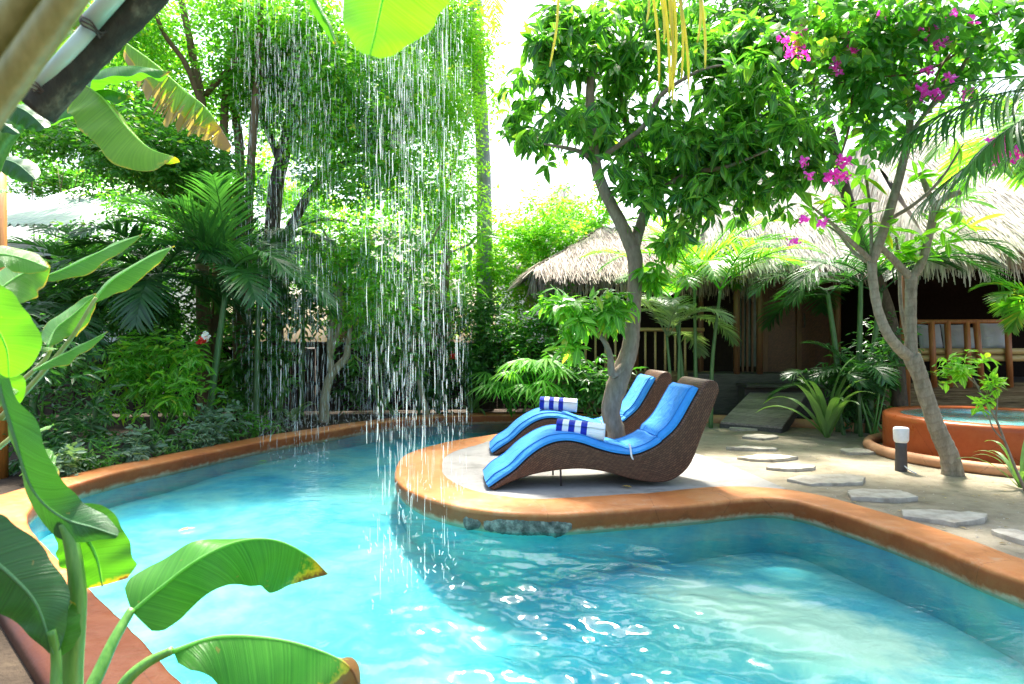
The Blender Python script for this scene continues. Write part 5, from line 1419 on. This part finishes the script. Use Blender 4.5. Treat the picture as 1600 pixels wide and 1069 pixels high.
# small pale-stemmed tree behind the curtain
y5 = 10.3
limbs = [([P(506, 660, y5), P(508, 620, y5), P(518, 585, y5), P(540, 560, y5), P(543, 540, y5)], [.085, .075, .07, .06, .05]),
         ([P(518, 585, y5), P(515, 540, y5), P(520, 490, y5), P(530, 440, y5), P(548, 400, y5), P(590, 370, y5)], [.055, .045, .04, .035, .03, .015]),
         ([P(516, 560, y5), P(532, 500, y5), P(532, 450, y5), P(525, 400, y5), P(500, 350, y5)], [.04, .035, .03, .024, .012]),
         ([P(543, 545, y5), P(552, 500, y5+.1), P(585, 440, y5+.2), P(600, 390, y5+.3), P(615, 360, y5+.3)], [.04, .035, .028, .02, .012]),
         ([P(548, 505, y5), P(600, 470, y5), P(640, 420, y5), P(670, 400, y5)], [.03, .024, .018, .008])]
cr = canopy([(540, 400, 10, 70, 45, .5), (600, 430, 10, 70, 45, .5), (490, 400, 10.2, 50, 45, .5), (560, 480, 9.9, 60, 40, .4, .7), (650, 400, 10.2, 50, 40, .4, .7)], 560, 8, .10, L_OVATE, 7)
tree('small twisted pale tree rooted at the coping behind the curtain', P(506, 662, y5), limbs, M['bark_pale'], (cr, M['leaf_light']))
# bare plumeria behind right of the curtain
y6 = 9.6
y6b = P(668, 655, 10.9)
limbs = [([y6b, P(640, 520, 10.7), P(640, 440, 10.5), P(655, 400, 10.4), P(672, 380, 10.4)], [.05, .04, .035, .03, .025]),
         ([P(655, 400, 10.4), P(700, 395, 10.3), P(740, 378, 10.2)], [.022, .018, .012]), ([P(672, 380, 10.4), P(690, 350, 10.3), P(712, 330, 10.2)], [.022, .018, .012]),
         ([P(640, 440, 10.5), P(615, 410, 10.5), P(592, 385, 10.5)], [.022, .016, .01])]
mb = MB(); pos = [P(*q) for q in ((740, 376, 10.2), (712, 330, 10.2), (640, 360, 10.4), (672, 362, 10.4), (725, 300, 10.3), (700, 320, 10.2), (745, 330, 10.2), (752, 360, 10.2), (610, 372, 10.5), (690, 420, 10.3), (735, 410, 10.3), (748, 440, 10.4))]
whorls(mb, pos, np.array([0, -.1, .5])+rdir(len(pos))*.5, 9, .26, L_PADDLE, .2, 1.0, .3)
tree('thin-branched frangipani with few paddle leaves right of the water curtain', y6b, limbs, M['bark_pale'], (mb, M['leaf_light']), 'frangipani_tree')

# tree behind the huts at upper right
limbs = [([Vector((5.6, 9.2, 0)), P(1390, 500, 9.2), P(1330, 330, 8.9), P(1290, 180, 8.6), P(1250, 60, 8.4), P(1230, -60, 8.4)], [.12, .1, .08, .07, .05, .03])]
cr = canopy([(1210, 60, 7.8, 90, 80, .8), (1150, 40, 8.2, 80, 60, .7), (1270, 130, 7.6, 60, 50, .6), (1200, 150, 7.8, 70, 60, .7), (1100, 20, 8.2, 90, 45, .7), (1280, 20, 7.8, 90, 45, .7)], 900, 8, .13, L_LANCE, 8)
tree('dark leafy tree behind the mango crown above the hut roof', Vector((5.6, 9.2, -.05)), limbs, M['bark_dark'], (cr, M['leaf_dark']))

# palms --------------------------------------------------------------------------------------------------------
PS = M['stalk_palm']
def pal(label, bpx, top, Y, n, ln, mat='palm_dark', r=.05, droop=1.3, az=(0, 360), el=(20, 70), ll=.4, nl=34, name='areca_palm', extra=(), stems=1, lw=.024, z0=-.05):
    b = P(bpx[0], bpx[1], Y); b.z = z0; t = P(top[0], top[1], Y)
    ss = []; fr = []
    for k in range(stems):
        o = Vector((rng.uniform(-.25, .25), rng.uniform(-.2, .2), 0))*(k > 0)
        tp = t+o*1.8-Vector((0, 0, .3*(k > 0)*rng.uniform(.2, 1)))
        ss.append(([b+o, b.lerp(tp, .5)+o*.3, tp], [r, r*.8, r*.6]))
        fr += spray(tp, max(3, n//stems), ln, droop, az[0], az[1], el, ll, nl, lw)
    for px, py, yy, d, l_, dr in extra:
        fr.append((P(px, py, yy), d, l_, dict(droop=dr, ll=ll, nl=nl, lw=lw)))
    return palm(label, b, ss, fr, M[mat], PS, name)

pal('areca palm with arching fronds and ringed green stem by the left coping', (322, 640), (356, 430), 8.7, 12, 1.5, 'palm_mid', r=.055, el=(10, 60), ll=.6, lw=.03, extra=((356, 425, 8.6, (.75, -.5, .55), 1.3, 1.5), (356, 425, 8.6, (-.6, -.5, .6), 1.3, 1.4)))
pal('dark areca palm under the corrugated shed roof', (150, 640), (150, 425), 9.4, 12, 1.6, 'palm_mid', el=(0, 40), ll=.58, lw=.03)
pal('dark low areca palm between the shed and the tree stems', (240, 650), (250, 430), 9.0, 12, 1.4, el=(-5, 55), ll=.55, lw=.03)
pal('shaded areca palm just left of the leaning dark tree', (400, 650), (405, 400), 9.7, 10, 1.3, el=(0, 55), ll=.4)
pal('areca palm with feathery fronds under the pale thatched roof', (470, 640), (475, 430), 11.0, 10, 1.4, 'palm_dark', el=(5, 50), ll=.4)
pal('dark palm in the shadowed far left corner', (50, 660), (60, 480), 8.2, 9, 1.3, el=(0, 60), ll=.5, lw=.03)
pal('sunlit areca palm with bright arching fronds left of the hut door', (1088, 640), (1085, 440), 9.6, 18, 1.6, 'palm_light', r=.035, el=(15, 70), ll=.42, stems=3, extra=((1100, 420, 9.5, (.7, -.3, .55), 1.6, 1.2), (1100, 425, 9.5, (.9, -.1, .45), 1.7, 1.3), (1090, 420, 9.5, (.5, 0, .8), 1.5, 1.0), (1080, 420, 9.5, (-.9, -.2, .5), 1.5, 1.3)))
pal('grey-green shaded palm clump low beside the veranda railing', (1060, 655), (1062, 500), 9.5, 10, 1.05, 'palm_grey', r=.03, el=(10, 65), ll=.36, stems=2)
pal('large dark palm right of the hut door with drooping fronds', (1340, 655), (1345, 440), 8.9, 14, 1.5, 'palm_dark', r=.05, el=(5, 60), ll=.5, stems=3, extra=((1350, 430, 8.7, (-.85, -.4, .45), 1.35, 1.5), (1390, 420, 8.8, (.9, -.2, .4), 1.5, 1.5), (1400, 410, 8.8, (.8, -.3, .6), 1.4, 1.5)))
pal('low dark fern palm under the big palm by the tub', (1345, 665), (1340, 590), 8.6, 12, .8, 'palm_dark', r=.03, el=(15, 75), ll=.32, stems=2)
pal('bright palm behind the pavilion roof at right', (1500, 420), (1500, 345), 13.5, 10, 1.6, 'palm_light', r=.08, el=(0, 60), ll=.5, z0=0)
# overhanging fronds from a palm standing out of frame to the right
rp = palm('tall palm at the right edge whose fronds hang over the frangipani', (5.6, 4.9, -.03), [([Vector((5.6, 4.9, -.03)), Vector((5.4, 4.9, 1.8)), Vector((5.05, 4.9, 3.1))], [.12, .10, .09])],
     [(Vector((5.05, 4.9, 3.1)), d_, l_, dict(droop=dr_, ll=.55, nl=54, lw=.03, hang=hg_, vee=.0)) for d_, l_, dr_, hg_ in (((-.95, .0, .22), 2.3, 1.0, 1.6), ((-.9, .25, .42), 2.2, 1.0, 1.4), ((-.93, -.2, .05), 2.0, .9, 1.4), ((-.9, .3, -.05), 1.9, .9, 1.2), ((-.6, -.3, .7), 2.0, 1.1, .8), ((.6, .3, .7), 2.0, 1.1, .4), ((.2, .9, .4), 2.0, 1.1, .4), ((.5, -.6, .5), 2.0, 1.1, .4))], M['palm_mid'], M['bark_grey'], 'areca_palm')
pal('small feathery palm cut by the right edge beside the pavilion bench', (1640, 640), (1625, 470), 8.0, 8, .7, 'palm_light', r=.03, el=(0, 60), ll=.3)

pal('light green palm behind the bougainvillea at the upper right corner', (1700, 560), (1640, 180), 7.6, 14, 1.7, 'palm_light', r=.07, el=(-10, 60), ll=.55, lw=.03)
# yellow strands
st = thing('hanging_palm_inflorescence', 'yellow palm flower strands dangling at the top centre', 'palm flower', P(1050, -40, 3.6))
for (a, b) in (((872, -40), (858, 105)), ((1016, -40), (1028, 135)), ((1026, -40), (1036, 70)), ((1034, -40), (1044, 150)), ((1042, -40), (1049, 162)), ((1050, -40), (1052, 125)), ((1056, -40), (1075, 142)), ((1060, -40), (1063, 124)), ((1090, -40), (1100, 108)), ((1092, -40), (1088, 68)), ((1008, -40), (1009, 37)), ((1046, -40), (1046, 145))):
    mb = MB(); A_, B_ = P(a[0], a[1], 3.6), P(b[0], b[1], 3.55); d = B_-A_
    pts = [A_+d*t+Vector((.02*math.sin(t*3), .01*math.sin(t*5), .0)) for t in np.linspace(0, 1, 16)]
    mb.tube(pts, [.005, .0085, .008, .0075, .005], 6, .1)
    mb.build('strand', M['strand'], st)

# bushes ---------------------------------------------------------------------------------------------------------
def bush(label, base_px, Y, bl, n, per, size, tmpl, mat, stemmat='stalk', cl=6, tw=.3, grav=.2, name='garden_bush', stems=5, flower=None, smooth=False, **k):
    b = P(base_px[0], base_px[1], Y); b.z = -.05
    root = thing(name, label, 'bush', b)
    BL = blobs_px(bl)
    mb = MB()
    for i in range(stems):
        c, s, w = BL[i % len(BL)]; e = c+rdir(1)[0]*s*.7
        o = np.array(b)+np.array([rng.uniform(-.12, .12), rng.uniform(-.1, .1), 0])
        limb(mb, [o, o*.45+e*.55+rng.normal(size=3)*.06, e], [.016, .012, .005], 6, 12)
    mb.build('stem', M[stemmat], root)
    mb = MB(); twig_leaves(mb, BL, n, per, size, tmpl, tw, grav, .9, cl, **k); mb.build('foliage', M[mat], root, smooth=smooth)
    if flower:
        for px, py, yy, m_ in flower:
            f = MB(); n_ = 8; p = np.array(P(px, py, yy))+rng.normal(size=(n_, 3))*.018
            whorls(f, p, rdir(n_)+np.array([0, -.6, .1]), 4, .055, L_PETAL, .1, .8, .2, .004); f.build('flower', M[m_], root, smooth=False)
    return root
bush('bright green lance-leaved shrub leaning over the left coping', (260, 690), 8.3, [(285, 555, 8.1, 55, 40, .35), (225, 570, 8.2, 55, 50, .4), (300, 600, 8.0, 40, 35, .3), (180, 600, 8.2, 45, 40, .3), (250, 630, 8.1, 60, 35, .3)], 260, 8, .135, L_LANCE, 'leaf_light', tw=.25, flower=[(322, 527, 7.95, 'flower_white'), (316, 532, 7.95, 'flower_red')])
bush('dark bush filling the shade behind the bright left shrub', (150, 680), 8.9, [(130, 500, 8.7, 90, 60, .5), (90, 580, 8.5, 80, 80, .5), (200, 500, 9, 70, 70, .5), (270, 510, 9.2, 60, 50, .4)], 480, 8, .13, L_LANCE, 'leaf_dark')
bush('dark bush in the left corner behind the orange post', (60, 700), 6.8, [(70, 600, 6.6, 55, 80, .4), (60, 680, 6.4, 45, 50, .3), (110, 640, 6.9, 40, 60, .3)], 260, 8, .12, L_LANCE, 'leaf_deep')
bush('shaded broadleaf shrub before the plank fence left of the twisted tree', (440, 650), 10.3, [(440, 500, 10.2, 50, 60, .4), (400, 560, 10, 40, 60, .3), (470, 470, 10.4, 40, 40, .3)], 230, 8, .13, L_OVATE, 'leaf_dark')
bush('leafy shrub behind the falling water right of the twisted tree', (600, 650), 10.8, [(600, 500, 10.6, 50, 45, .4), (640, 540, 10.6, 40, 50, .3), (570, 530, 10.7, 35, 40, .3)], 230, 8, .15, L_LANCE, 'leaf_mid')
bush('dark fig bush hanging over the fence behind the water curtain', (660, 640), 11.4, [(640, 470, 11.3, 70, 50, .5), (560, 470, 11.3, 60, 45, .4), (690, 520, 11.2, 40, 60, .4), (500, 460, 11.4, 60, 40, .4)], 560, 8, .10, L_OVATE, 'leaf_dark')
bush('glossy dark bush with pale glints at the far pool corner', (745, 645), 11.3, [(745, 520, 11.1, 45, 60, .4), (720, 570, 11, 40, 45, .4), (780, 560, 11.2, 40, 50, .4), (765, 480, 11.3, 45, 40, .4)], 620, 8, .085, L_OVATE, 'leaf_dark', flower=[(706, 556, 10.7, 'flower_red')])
bush('sunny lime hedge bush at the foot of the sky gap', (800, 640), 12.4, [(800, 440, 12.2, 60, 60, .5), (740, 420, 12.4, 50, 60, .5), (840, 400, 12.6, 70, 55, .5), (790, 500, 12, 50, 40, .4), (720, 470, 12, 45, 40, .4), (830, 350, 12.6, 50, 45, .5), (790, 380, 12.4, 45, 45, .5), (880, 370, 12.4, 45, 35, .4)], 1500, 9, .085, L_SMALL, 'leaf_lime', 'bark_brown', 8)
bush('yellow-green bush growing over the edge of the low hut roof', (850, 640), 12.9, [(880, 345, 12.8, 60, 45, .5), (930, 330, 13, 50, 40, .5), (850, 380, 12.8, 50, 40, .5)], 520, 9, .085, L_SMALL, 'leaf_light', 'bark_brown', 8)
bush('mid green bush under the low hut eave beside the railing', (860, 650), 11.0, [(830, 520, 10.8, 50, 55, .4), (870, 500, 10.8, 40, 45, .4), (810, 580, 10.6, 40, 40, .3)], 420, 8, .09, L_OVATE, 'leaf_mid')
bush('tall far bush closing the view behind the twisted tree', (560, 640), 13.2, [(520, 420, 13, 60, 60, .5), (450, 400, 13.2, 60, 60, .5), (600, 450, 13, 70, 50, .5), (400, 430, 13, 60, 70, .5)], 760, 9, .10, L_SMALL, 'leaf_light', 'bark_brown', 8)
bush('far green hedge bush left behind the areca palms', (250, 640), 11.6, [(280, 400, 11.4, 90, 70, .6), (350, 450, 11.4, 70, 90, .6), (200, 460, 11.4, 90, 80, .6), (300, 520, 11.2, 110, 60, .5), (170, 380, 11.8, 110, 50, .5), (330, 340, 11.8, 100, 45, .5), (400, 400, 11.6, 50, 60, .5), (250, 330, 12, 80, 40, .5)], 2000, 9, .10, L_SMALL, 'leaf_mid', 'bark_brown', 8)
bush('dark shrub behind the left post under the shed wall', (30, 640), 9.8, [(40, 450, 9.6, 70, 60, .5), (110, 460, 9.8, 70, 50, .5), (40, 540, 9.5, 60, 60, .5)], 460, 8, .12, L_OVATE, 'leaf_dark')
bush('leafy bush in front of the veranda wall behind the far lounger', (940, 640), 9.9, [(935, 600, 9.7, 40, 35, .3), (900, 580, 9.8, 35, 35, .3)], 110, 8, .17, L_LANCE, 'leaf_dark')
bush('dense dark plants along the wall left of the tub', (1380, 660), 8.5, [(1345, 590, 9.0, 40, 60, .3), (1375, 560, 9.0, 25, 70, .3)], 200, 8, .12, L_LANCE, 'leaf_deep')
# tree tops beyond, bright against the sky
bush('bright far tree top behind the leftmost banana leaves', (60, 500), 15, [(120, 170, 14.5, 100, 40, .7), (200, 130, 14.5, 80, 60, .7), (60, 120, 14.5, 100, 60, .7), (160, 60, 14.5, 140, 60, .7)], 1300, 9, .12, L_SMALL, 'leaf_lime', 'bark_brown', 9, name='garden_tree')
bush('lime tree-like bush showing between the leaning tree branches', (560, 640), 12.6, [(470, 330, 12.4, 60, 60, .5), (540, 350, 12.4, 70, 45, .5), (620, 330, 12.6, 70, 60, .5), (690, 380, 12.4, 50, 60, .5), (420, 300, 12.6, 50, 60, .5)], 900, 9, .10, L_SMALL, 'leaf_lime', 'bark_brown', 8)
bush('tall dark hedge bush closing the gap above the shed roof', (120, 640), 15.5, [(60, 260, 17.6, 90, 40, .6), (160, 280, 17.6, 80, 30, .6), (240, 290, 15.5, 90, 60, .6), (320, 300, 15.5, 80, 70, .6)], 1500, 9, .13, L_SMALL, 'leaf_mid', 'bark_brown', 8)
bush('low mid-green bush in front of the fence at the left end of the curtain', (400, 650), 10.4, [(390, 590, 10.3, 40, 40, .3), (430, 600, 10.3, 30, 35, .3), (360, 600, 10.1, 35, 40, .3)], 180, 8, .12, L_LANCE, 'leaf_mid')
bush('leafy shrub by the fence straight below the thin-branched frangipani', (620, 650), 11.3, [(560, 600, 11.2, 35, 35, .3), (620, 590, 11.2, 40, 40, .3), (670, 580, 11.3, 35, 45, .3)], 240, 8, .12, L_LANCE, 'leaf_dark')
# low grey-green plants along the coping
for i, (px, py, hh, lab) in enumerate(((160, 716, 26, 'grey-green groundcover spilling over the left end of the coping'), (212, 702, 24, 'low lance-leaved green plant second along the coping from the left'), (262, 690, 34, 'variegated groundcover under the bright left shrub'), (306, 681, 36, 'low dark green plant just right of the bright left shrub'), (344, 674, 30, 'pale variegated plant in the middle of the coping row'), (380, 668, 52, 'upright grey plant standing tallest in the coping row'), (416, 662, 34, 'mid green plant right of the tallest one in the coping row'), (462, 655, 22, 'last small grey-green plant before the twisted tree'))):
    k = int(np.argmin(np.abs(OUT[:, 0]/OUT[:, 1]*F+CX-px)+1000*((OUT[:, 0] > -1.2) | (OUT[:, 1] < 5.2))))
    q = OUT[k]+outn[k]*(wid[k]+.10); Yg = q[1]; gx_ = q[0]/Yg*F+CX; gy_ = CY+H/Yg*F
    bush(lab, (gx_, gy_), Yg, [(gx_, gy_-hh*.55, Yg, 30, hh*.6, .18), (gx_+16, gy_-hh*.75, Yg+.12, 20, hh*.55, .15), (gx_-16, gy_-8, Yg-.10, 22, 12, .14)], (70, 52, 62, 44, 66, 74, 50, 36)[i], 6, (.085, .065, .09, .07, .08, .10, .075, .06)[i], (L_OVATE, L_LANCE)[i % 3 == 1], ('leaf_grey', 'leaf_mid', 'leaf_grey', 'leaf_dark', 'leaf_grey', 'leaf_grey', 'leaf_mid', 'leaf_grey')[i], tw=.12, grav=.05, cl=0, stems=3, name='groundcover_plant')

# shrub at right with thin stem
sb = G(1606, 775)
limbs = [([sb, P(1588, 735, sb.y), P(1572, 695, sb.y), P(1556, 655, sb.y), P(1538, 625, sb.y), P(1520, 590, sb.y)], [.014, .011, .01, .009, .007, .005]),
         ([P(1556, 655, sb.y), P(1558, 620, sb.y), P(1553, 590, sb.y)], [.007, .006, .004]), ([P(1570, 690, sb.y), P(1552, 670, sb.y), P(1543, 645, sb.y)], [.007, .006, .004]), ([P(1530, 605, sb.y), P(1500, 580, sb.y), P(1475, 575, sb.y)], [.006, .005, .003])]
mb = MB(); bl = blobs_px([(1500, 568, sb.y, 36, 18, .2), (1520, 555, sb.y, 25, 14, .15), (1550, 590, sb.y, 22, 12, .12), (1530, 622, sb.y, 24, 16, .15), (1475, 582, sb.y, 18, 8, .1)])
p, d = scatter(bl, 34, .7); whorls(mb, p, d*.5+np.array([0, 0, .6]), 7, .088, L_OVATE, .15, 1.0)
tree('slim leaning shrub with bright leaf tufts in front of the red tub', sb, limbs, M['bark_mango'], (mb, M['leaf_lime']), 'leaning_shrub', 'shrub')

# crinum lily and other strap plants
def strap_plant(label, c, n, ln, w, el, mat='strap', name='spider_lily', seed=0, fold=.35):
    r = np.random.default_rng(seed); root = thing(name, label, 'plant', c)
    for i in range(n):
        a = 2*math.pi*i/n*1.0+r.uniform(-.25, .25); e = R(r.uniform(*el)); d = np.array([math.cos(a)*math.cos(e), math.sin(a)*math.cos(e), math.sin(e)]); p = np.array(list(c))+d*.02; pts = [p.copy()]; L = ln*r.uniform(.75, 1.15); bend = r.uniform(1.1, 2.3)
        for k in range(9):
            d = d+np.array([0, 0, -.022*bend*(k+1)*(1.2-math.sin(e)*.3)]); d /= np.linalg.norm(d); p = p+d*L/9
            p[2] = max(p[2], c[2]+.015); pts.append(p.copy())
        leaf_part(root, M[mat], pts, w*r.uniform(.8, 1.15), fold=-fold, curl=.1, ripple=.004, nu=22, nv=4, seed=seed+i, rib=0, prof=([0, .15, .5, .85, 1], [.55, .9, 1, .55, .04]))
    return root
g = G(1292, 684); strap_plant('pale green spider lily with arching strap leaves right of the ramp', g+Vector((0, 0, -.02)), 16, 1.1, .062, (48, 84), seed=5)
g = P(735, 640, 10.9); strap_plant('strap-leaved lily at the far coping behind the last streams', Vector((g.x, 11.2, -.03)), 11, .62, .04, (35, 75), seed=6)
g = P(680, 640, 10.9); strap_plant('striped pale lily behind the falling water at the far coping', Vector((g.x, 11.3, -.03)), 16, .75, .035, (40, 85), 'strap', seed=7)
g = P(455, 655, 10.0); strap_plant('broad-leaved lily by the plank fence left of the twisted tree', Vector((g.x, 10.1, -.03)), 7, .55, .065, (40, 70), 'strap', seed=8)
g = P(1600, 690, 5.4); strap_plant('yellow-green tuft cut by the right edge beside the tub', Vector((g.x+.05, 5.5, -.03)), 14, .5, .02, (45, 80), 'strap', seed=9)
g = P(960, 640, 9.2); strap_plant('dark broad-leaved lily behind the mango trunk', Vector((g.x, 9.3, -.03)), 10, .75, .06, (30, 70), 'banana_deep', seed=11)
# fan palms at the far pool corner
for px, Y, lab, sd in ((845, 9.9, 'light green fan palm behind the far lounger', 1), (800, 10.8, 'smaller fan palm in front of the dark hedge', 2)):
    b = P(px, 640, Y); b.z = -.03; root = thing('fan_palm', lab, 'palm', b); r = np.random.default_rng(sd)
    for i in range(13 if sd == 1 else 8):
        a = r.uniform(0, 6.28); h = r.uniform(.5, 1.05 if sd == 1 else .8); e = b+Vector((math.cos(a)*.5*r.uniform(.3, 1), math.sin(a)*.4*r.uniform(.3, 1)-.1, h))
        mb = MB(); limb(mb, [b, b.lerp(e, .6)+Vector((0, 0, .08)), e], [.009, .005], 5, 10)
        k = 13; ang = np.linspace(-1.9, 1.9, k); out_ = np.array([math.cos(a), math.sin(a)-.5, .25]); out_ /= np.linalg.norm(out_); sd_ = nrm(np.cross(out_, [0, 0, 1.0]))
        la = np.cos(ang)[:, None]*out_+np.sin(ang)[:, None]*sd_+np.array([0, 0, -.25])
        mb.inst(leaf_t(.06, .35, .3, .5, 5), np.repeat(np.array(e)[None], k, 0), la, np.repeat(np.array([[0, -.2, 1.0]]), k, 0), .42*r.uniform(.85, 1.1, k))
        mb.build('fan_leaf', M['palm_light'], root, smooth=False)

# fallen leaves
def fallen(lab, c, L, rz, mat='leaf_fallen'):
    mb = MB(); d = Vector((math.cos(rz), math.sin(rz), 0)); c = Vector(c)
    blade(mb, [c-d*L/2, c-d*L*.1+Vector((0, 0, .008)), c+d*L/2+Vector((0, 0, .004))], L*.22, fold=-.2, curl=.15, ripple=.004, nu=14, nv=4, rib=0, seed=int(L*1000))
    tag(mb.build('fallen_leaf', M[mat]), lab, 'leaf')
fallen('dry yellow leaf floating on the pool', G(292, 829, WZ)+Vector((0, 0, .006)), .11, R(40))
fallen('dry leaf on the concrete under the nearer lounger', G(979, 762, -.0)+Vector((0, 0, .006)), .09, R(-30))
fallen('tiny yellow leaf floating near the far coping', G(410, 722, WZ)+Vector((0, 0, .006)), .09, R(10), 'leaf_lime')

# litter on the sand and the ledge
mb = MB(); n = 240
px_ = rng.uniform(1000, 1600, n); py_ = rng.uniform(676, 850, n); keep = py_ > 690+np.maximum(0, (px_-1250))*.05
pos = np.array([list(G(x, y, -.026)) for x, y in zip(px_[keep], py_[keep])]); k = len(pos)
onp = inside(pos[:, 0], pos[:, 1], ring(.0, 0)[::2, :2]) if k else None
pos = pos[~onp & (pos[:, 0] > 2.4)]; k = len(pos); th = rng.uniform(0, 6.28, k)
mb.inst(L_SMALL, pos+np.array([0, 0, .005]), np.stack([np.cos(th), np.sin(th), rng.uniform(-.05, .15, k)], 1), np.tile([0, 0, 1.0], (k, 1)), rng.uniform(.015, .05, k))
tag(mb.build('leaf_litter', leafmat('litter', (.12, .08, .035), (.3, .22, .09), (.4, .34, .1), .2, .7)), 'small dry leaf litter strewn over the sand', 'litter', kind='stuff')
mb = MB(); k = 500; px_ = rng.uniform(1100, 1600, k); py_ = rng.uniform(676, 880, k)
pos = np.array([list(G(x, y, -.03)) for x, y in zip(px_, py_)]); sel_ = (pos[:, 0] > 2.5) & ~inside(pos[:, 0], pos[:, 1], ring(.3, 0)[::2, :2]); pos = pos[sel_]; k = len(pos)
oct_v = np.array([[1, 0, 0], [0, 1, 0], [-1, 0, 0], [0, -1, 0], [0, 0, .8], [0, 0, -.5]], float); oct_q = np.array([[0, 1, 4, 4]])
for p_ in pos:
    s_ = rng.uniform(.003, .011); mb.add(oct_v*s_*rng.uniform(.6, 1.3, (6, 3))+p_, None, [[0, 1, 4], [1, 2, 4], [2, 3, 4], [3, 0, 4]])
tag(mb.build('gravel', M['stone'], smooth=False), 'scattered grit and small pebbles on the sand', 'gravel', kind='stuff')

# ------------------------------------------------------------------ falling water
mb = MB(); spl = MB()
def drops(x, y, z0, z1, lean, r, dens):
    z = z0
    while z > z1:
        L = rng.uniform(.03, .26)*(.5+.6*rng.random()); gap = rng.exponential(.26/dens)
        zb = max(z-L, z1)
        if z-zb > .03:
            k = max(4, int((z-zb)/.05)); t = np.linspace(0, 1, k)
            rad = r*rng.uniform(.6, 1.25)*(np.sin(math.pi*(t*.9+.05))**.5)*(1+.25*rng.uniform(-1, 1, k))
            zz = z+(zb-z)*t
            mb.tube(np.stack([x+lean[0]*(z0-zz)+.004*np.sin(zz*9+x*40), np.full(k, y)+lean[1]*(z0-zz), zz], 1), rad, 5)
        z = zb-gap
def curtain(pa, pb, n, r, dens, top, land, jy=.35):
    for i in range(n):
        t = rng.random(); px = pa[0]+(pb[0]-pa[0])*t+rng.normal()*4; Y = pa[1]+(pb[1]-pa[1])*t+rng.normal()*jy
        x = (px-CX)/F*Y; d = dens*rng.uniform(.5, 1.4)
        l = land if not callable(land) else land(x, Y)
        drops(x, Y, rng.uniform(top*.8, top), l, (rng.normal()*.004+.006, rng.normal()*.004), r*rng.uniform(.7, 1.3), d)
        if rng.random() < .4:
            for k in range(rng.integers(2, 6)):
                q = np.array([x+rng.normal()*.06, Y+rng.normal()*.06, l+abs(rng.normal())*.05])
                spl.tube([q, q+np.array([rng.normal()*.01, 0, .012+rng.random()*.02])], [.004, .006, .003], 5)
def landz(x, y):
    k = np.argmin((OUT[:, 0]-x)**2+(OUT[:, 1]-y)**2)
    s = np.dot(np.array([x, y])-OUT[k], outn[k])
    return WZ if s < 0 else 0.0
curtain((365, 8.9), (480, 9.4), 150, .0032, 1.0, 6.6, landz, .3)
curtain((475, 9.4), (600, 9.9), 150, .0032, 1.0, 6.8, landz, .4)
curtain((560, 9.8), (730, 10.3), 170, .0029, 1.2, 7.0, landz, .4)
curtain((400, 7.5), (520, 7.8), 60, .0030, .7, 5.2, landz, .4)
curtain((600, 7.0), (700, 9.0), 45, .0040, .9, 6.0, landz, .3)
curtain((600, 5.3), (730, 5.2), 60, .0024, .8, 4.4, landz, .25)
curtain((560, 3.9), (710, 3.9), 60, .0024, .6, 3.6, landz, .35)
tag(mb.build('falling_water', M['stream']), 'curtain of thin water streams falling into the pool', 'water', kind='stuff')
tag(spl.build('water_splash', M['stream']), 'small splash drops where the streams hit the pool', 'water', kind='stuff')

# ------------------------------------------------------------------ light, sky, camera
SUN_EL, SUN_AZ = R(61), R(2)                    # azimuth from +Y (away from the camera), negative = to the left
w = bpy.data.worlds.new("World"); scene.world = w; w.use_nodes = True
nt = w.node_tree; bg = nt.nodes['Background']
sky = nt.nodes.new('ShaderNodeTexSky'); sky.sky_type = 'NISHITA'; sky.sun_disc = False
sky.sun_elevation = SUN_EL; sky.sun_rotation = SUN_AZ; sky.air_density = 1.3; sky.dust_density = 4.5; sky.ozone_density = .6
nt.links.new(sky.outputs[0], bg.inputs[0]); bg.inputs[1].default_value = .135
sun = bpy.data.lights.new('sun', 'SUN'); sun.energy = 4.6; sun.angle = R(6); sun.color = (1, .95, .86)
so = bpy.data.objects.new('sun', sun); COL.objects.link(so)
to_sun = Vector((math.sin(SUN_AZ)*math.cos(SUN_EL), math.cos(SUN_AZ)*math.cos(SUN_EL), math.sin(SUN_EL)))
so.rotation_euler = to_sun.to_track_quat('Z', 'Y').to_euler(); so.location = to_sun*30

cam = bpy.data.cameras.new('camera'); co = bpy.data.objects.new('camera', cam); COL.objects.link(co)
cam.sensor_width = 36; cam.lens = 36*F/1600; cam.clip_start = .05; cam.clip_end = 2000
co.location = (0, 0, H); co.rotation_euler = (R(90), 0, 0)
cam.dof.use_dof = True; cam.dof.focus_distance = 5.6; cam.dof.aperture_fstop = 4.0
scene.camera = co
scene.view_settings.view_transform = 'Standard'; scene.view_settings.look = 'None'; scene.view_settings.gamma = 1
scene.view_settings.exposure = 1.95
cy = scene.cycles
cy.max_bounces = 10; cy.diffuse_bounces = 4; cy.glossy_bounces = 3; cy.transmission_bounces = 6; cy.transparent_max_bounces = 24
cy.caustics_reflective = False; cy.caustics_refractive = False; cy.sample_clamp_indirect = 6
cy.use_denoising = True
for o in scene.objects:
    if '_w' in o.keys(): del o['_w']
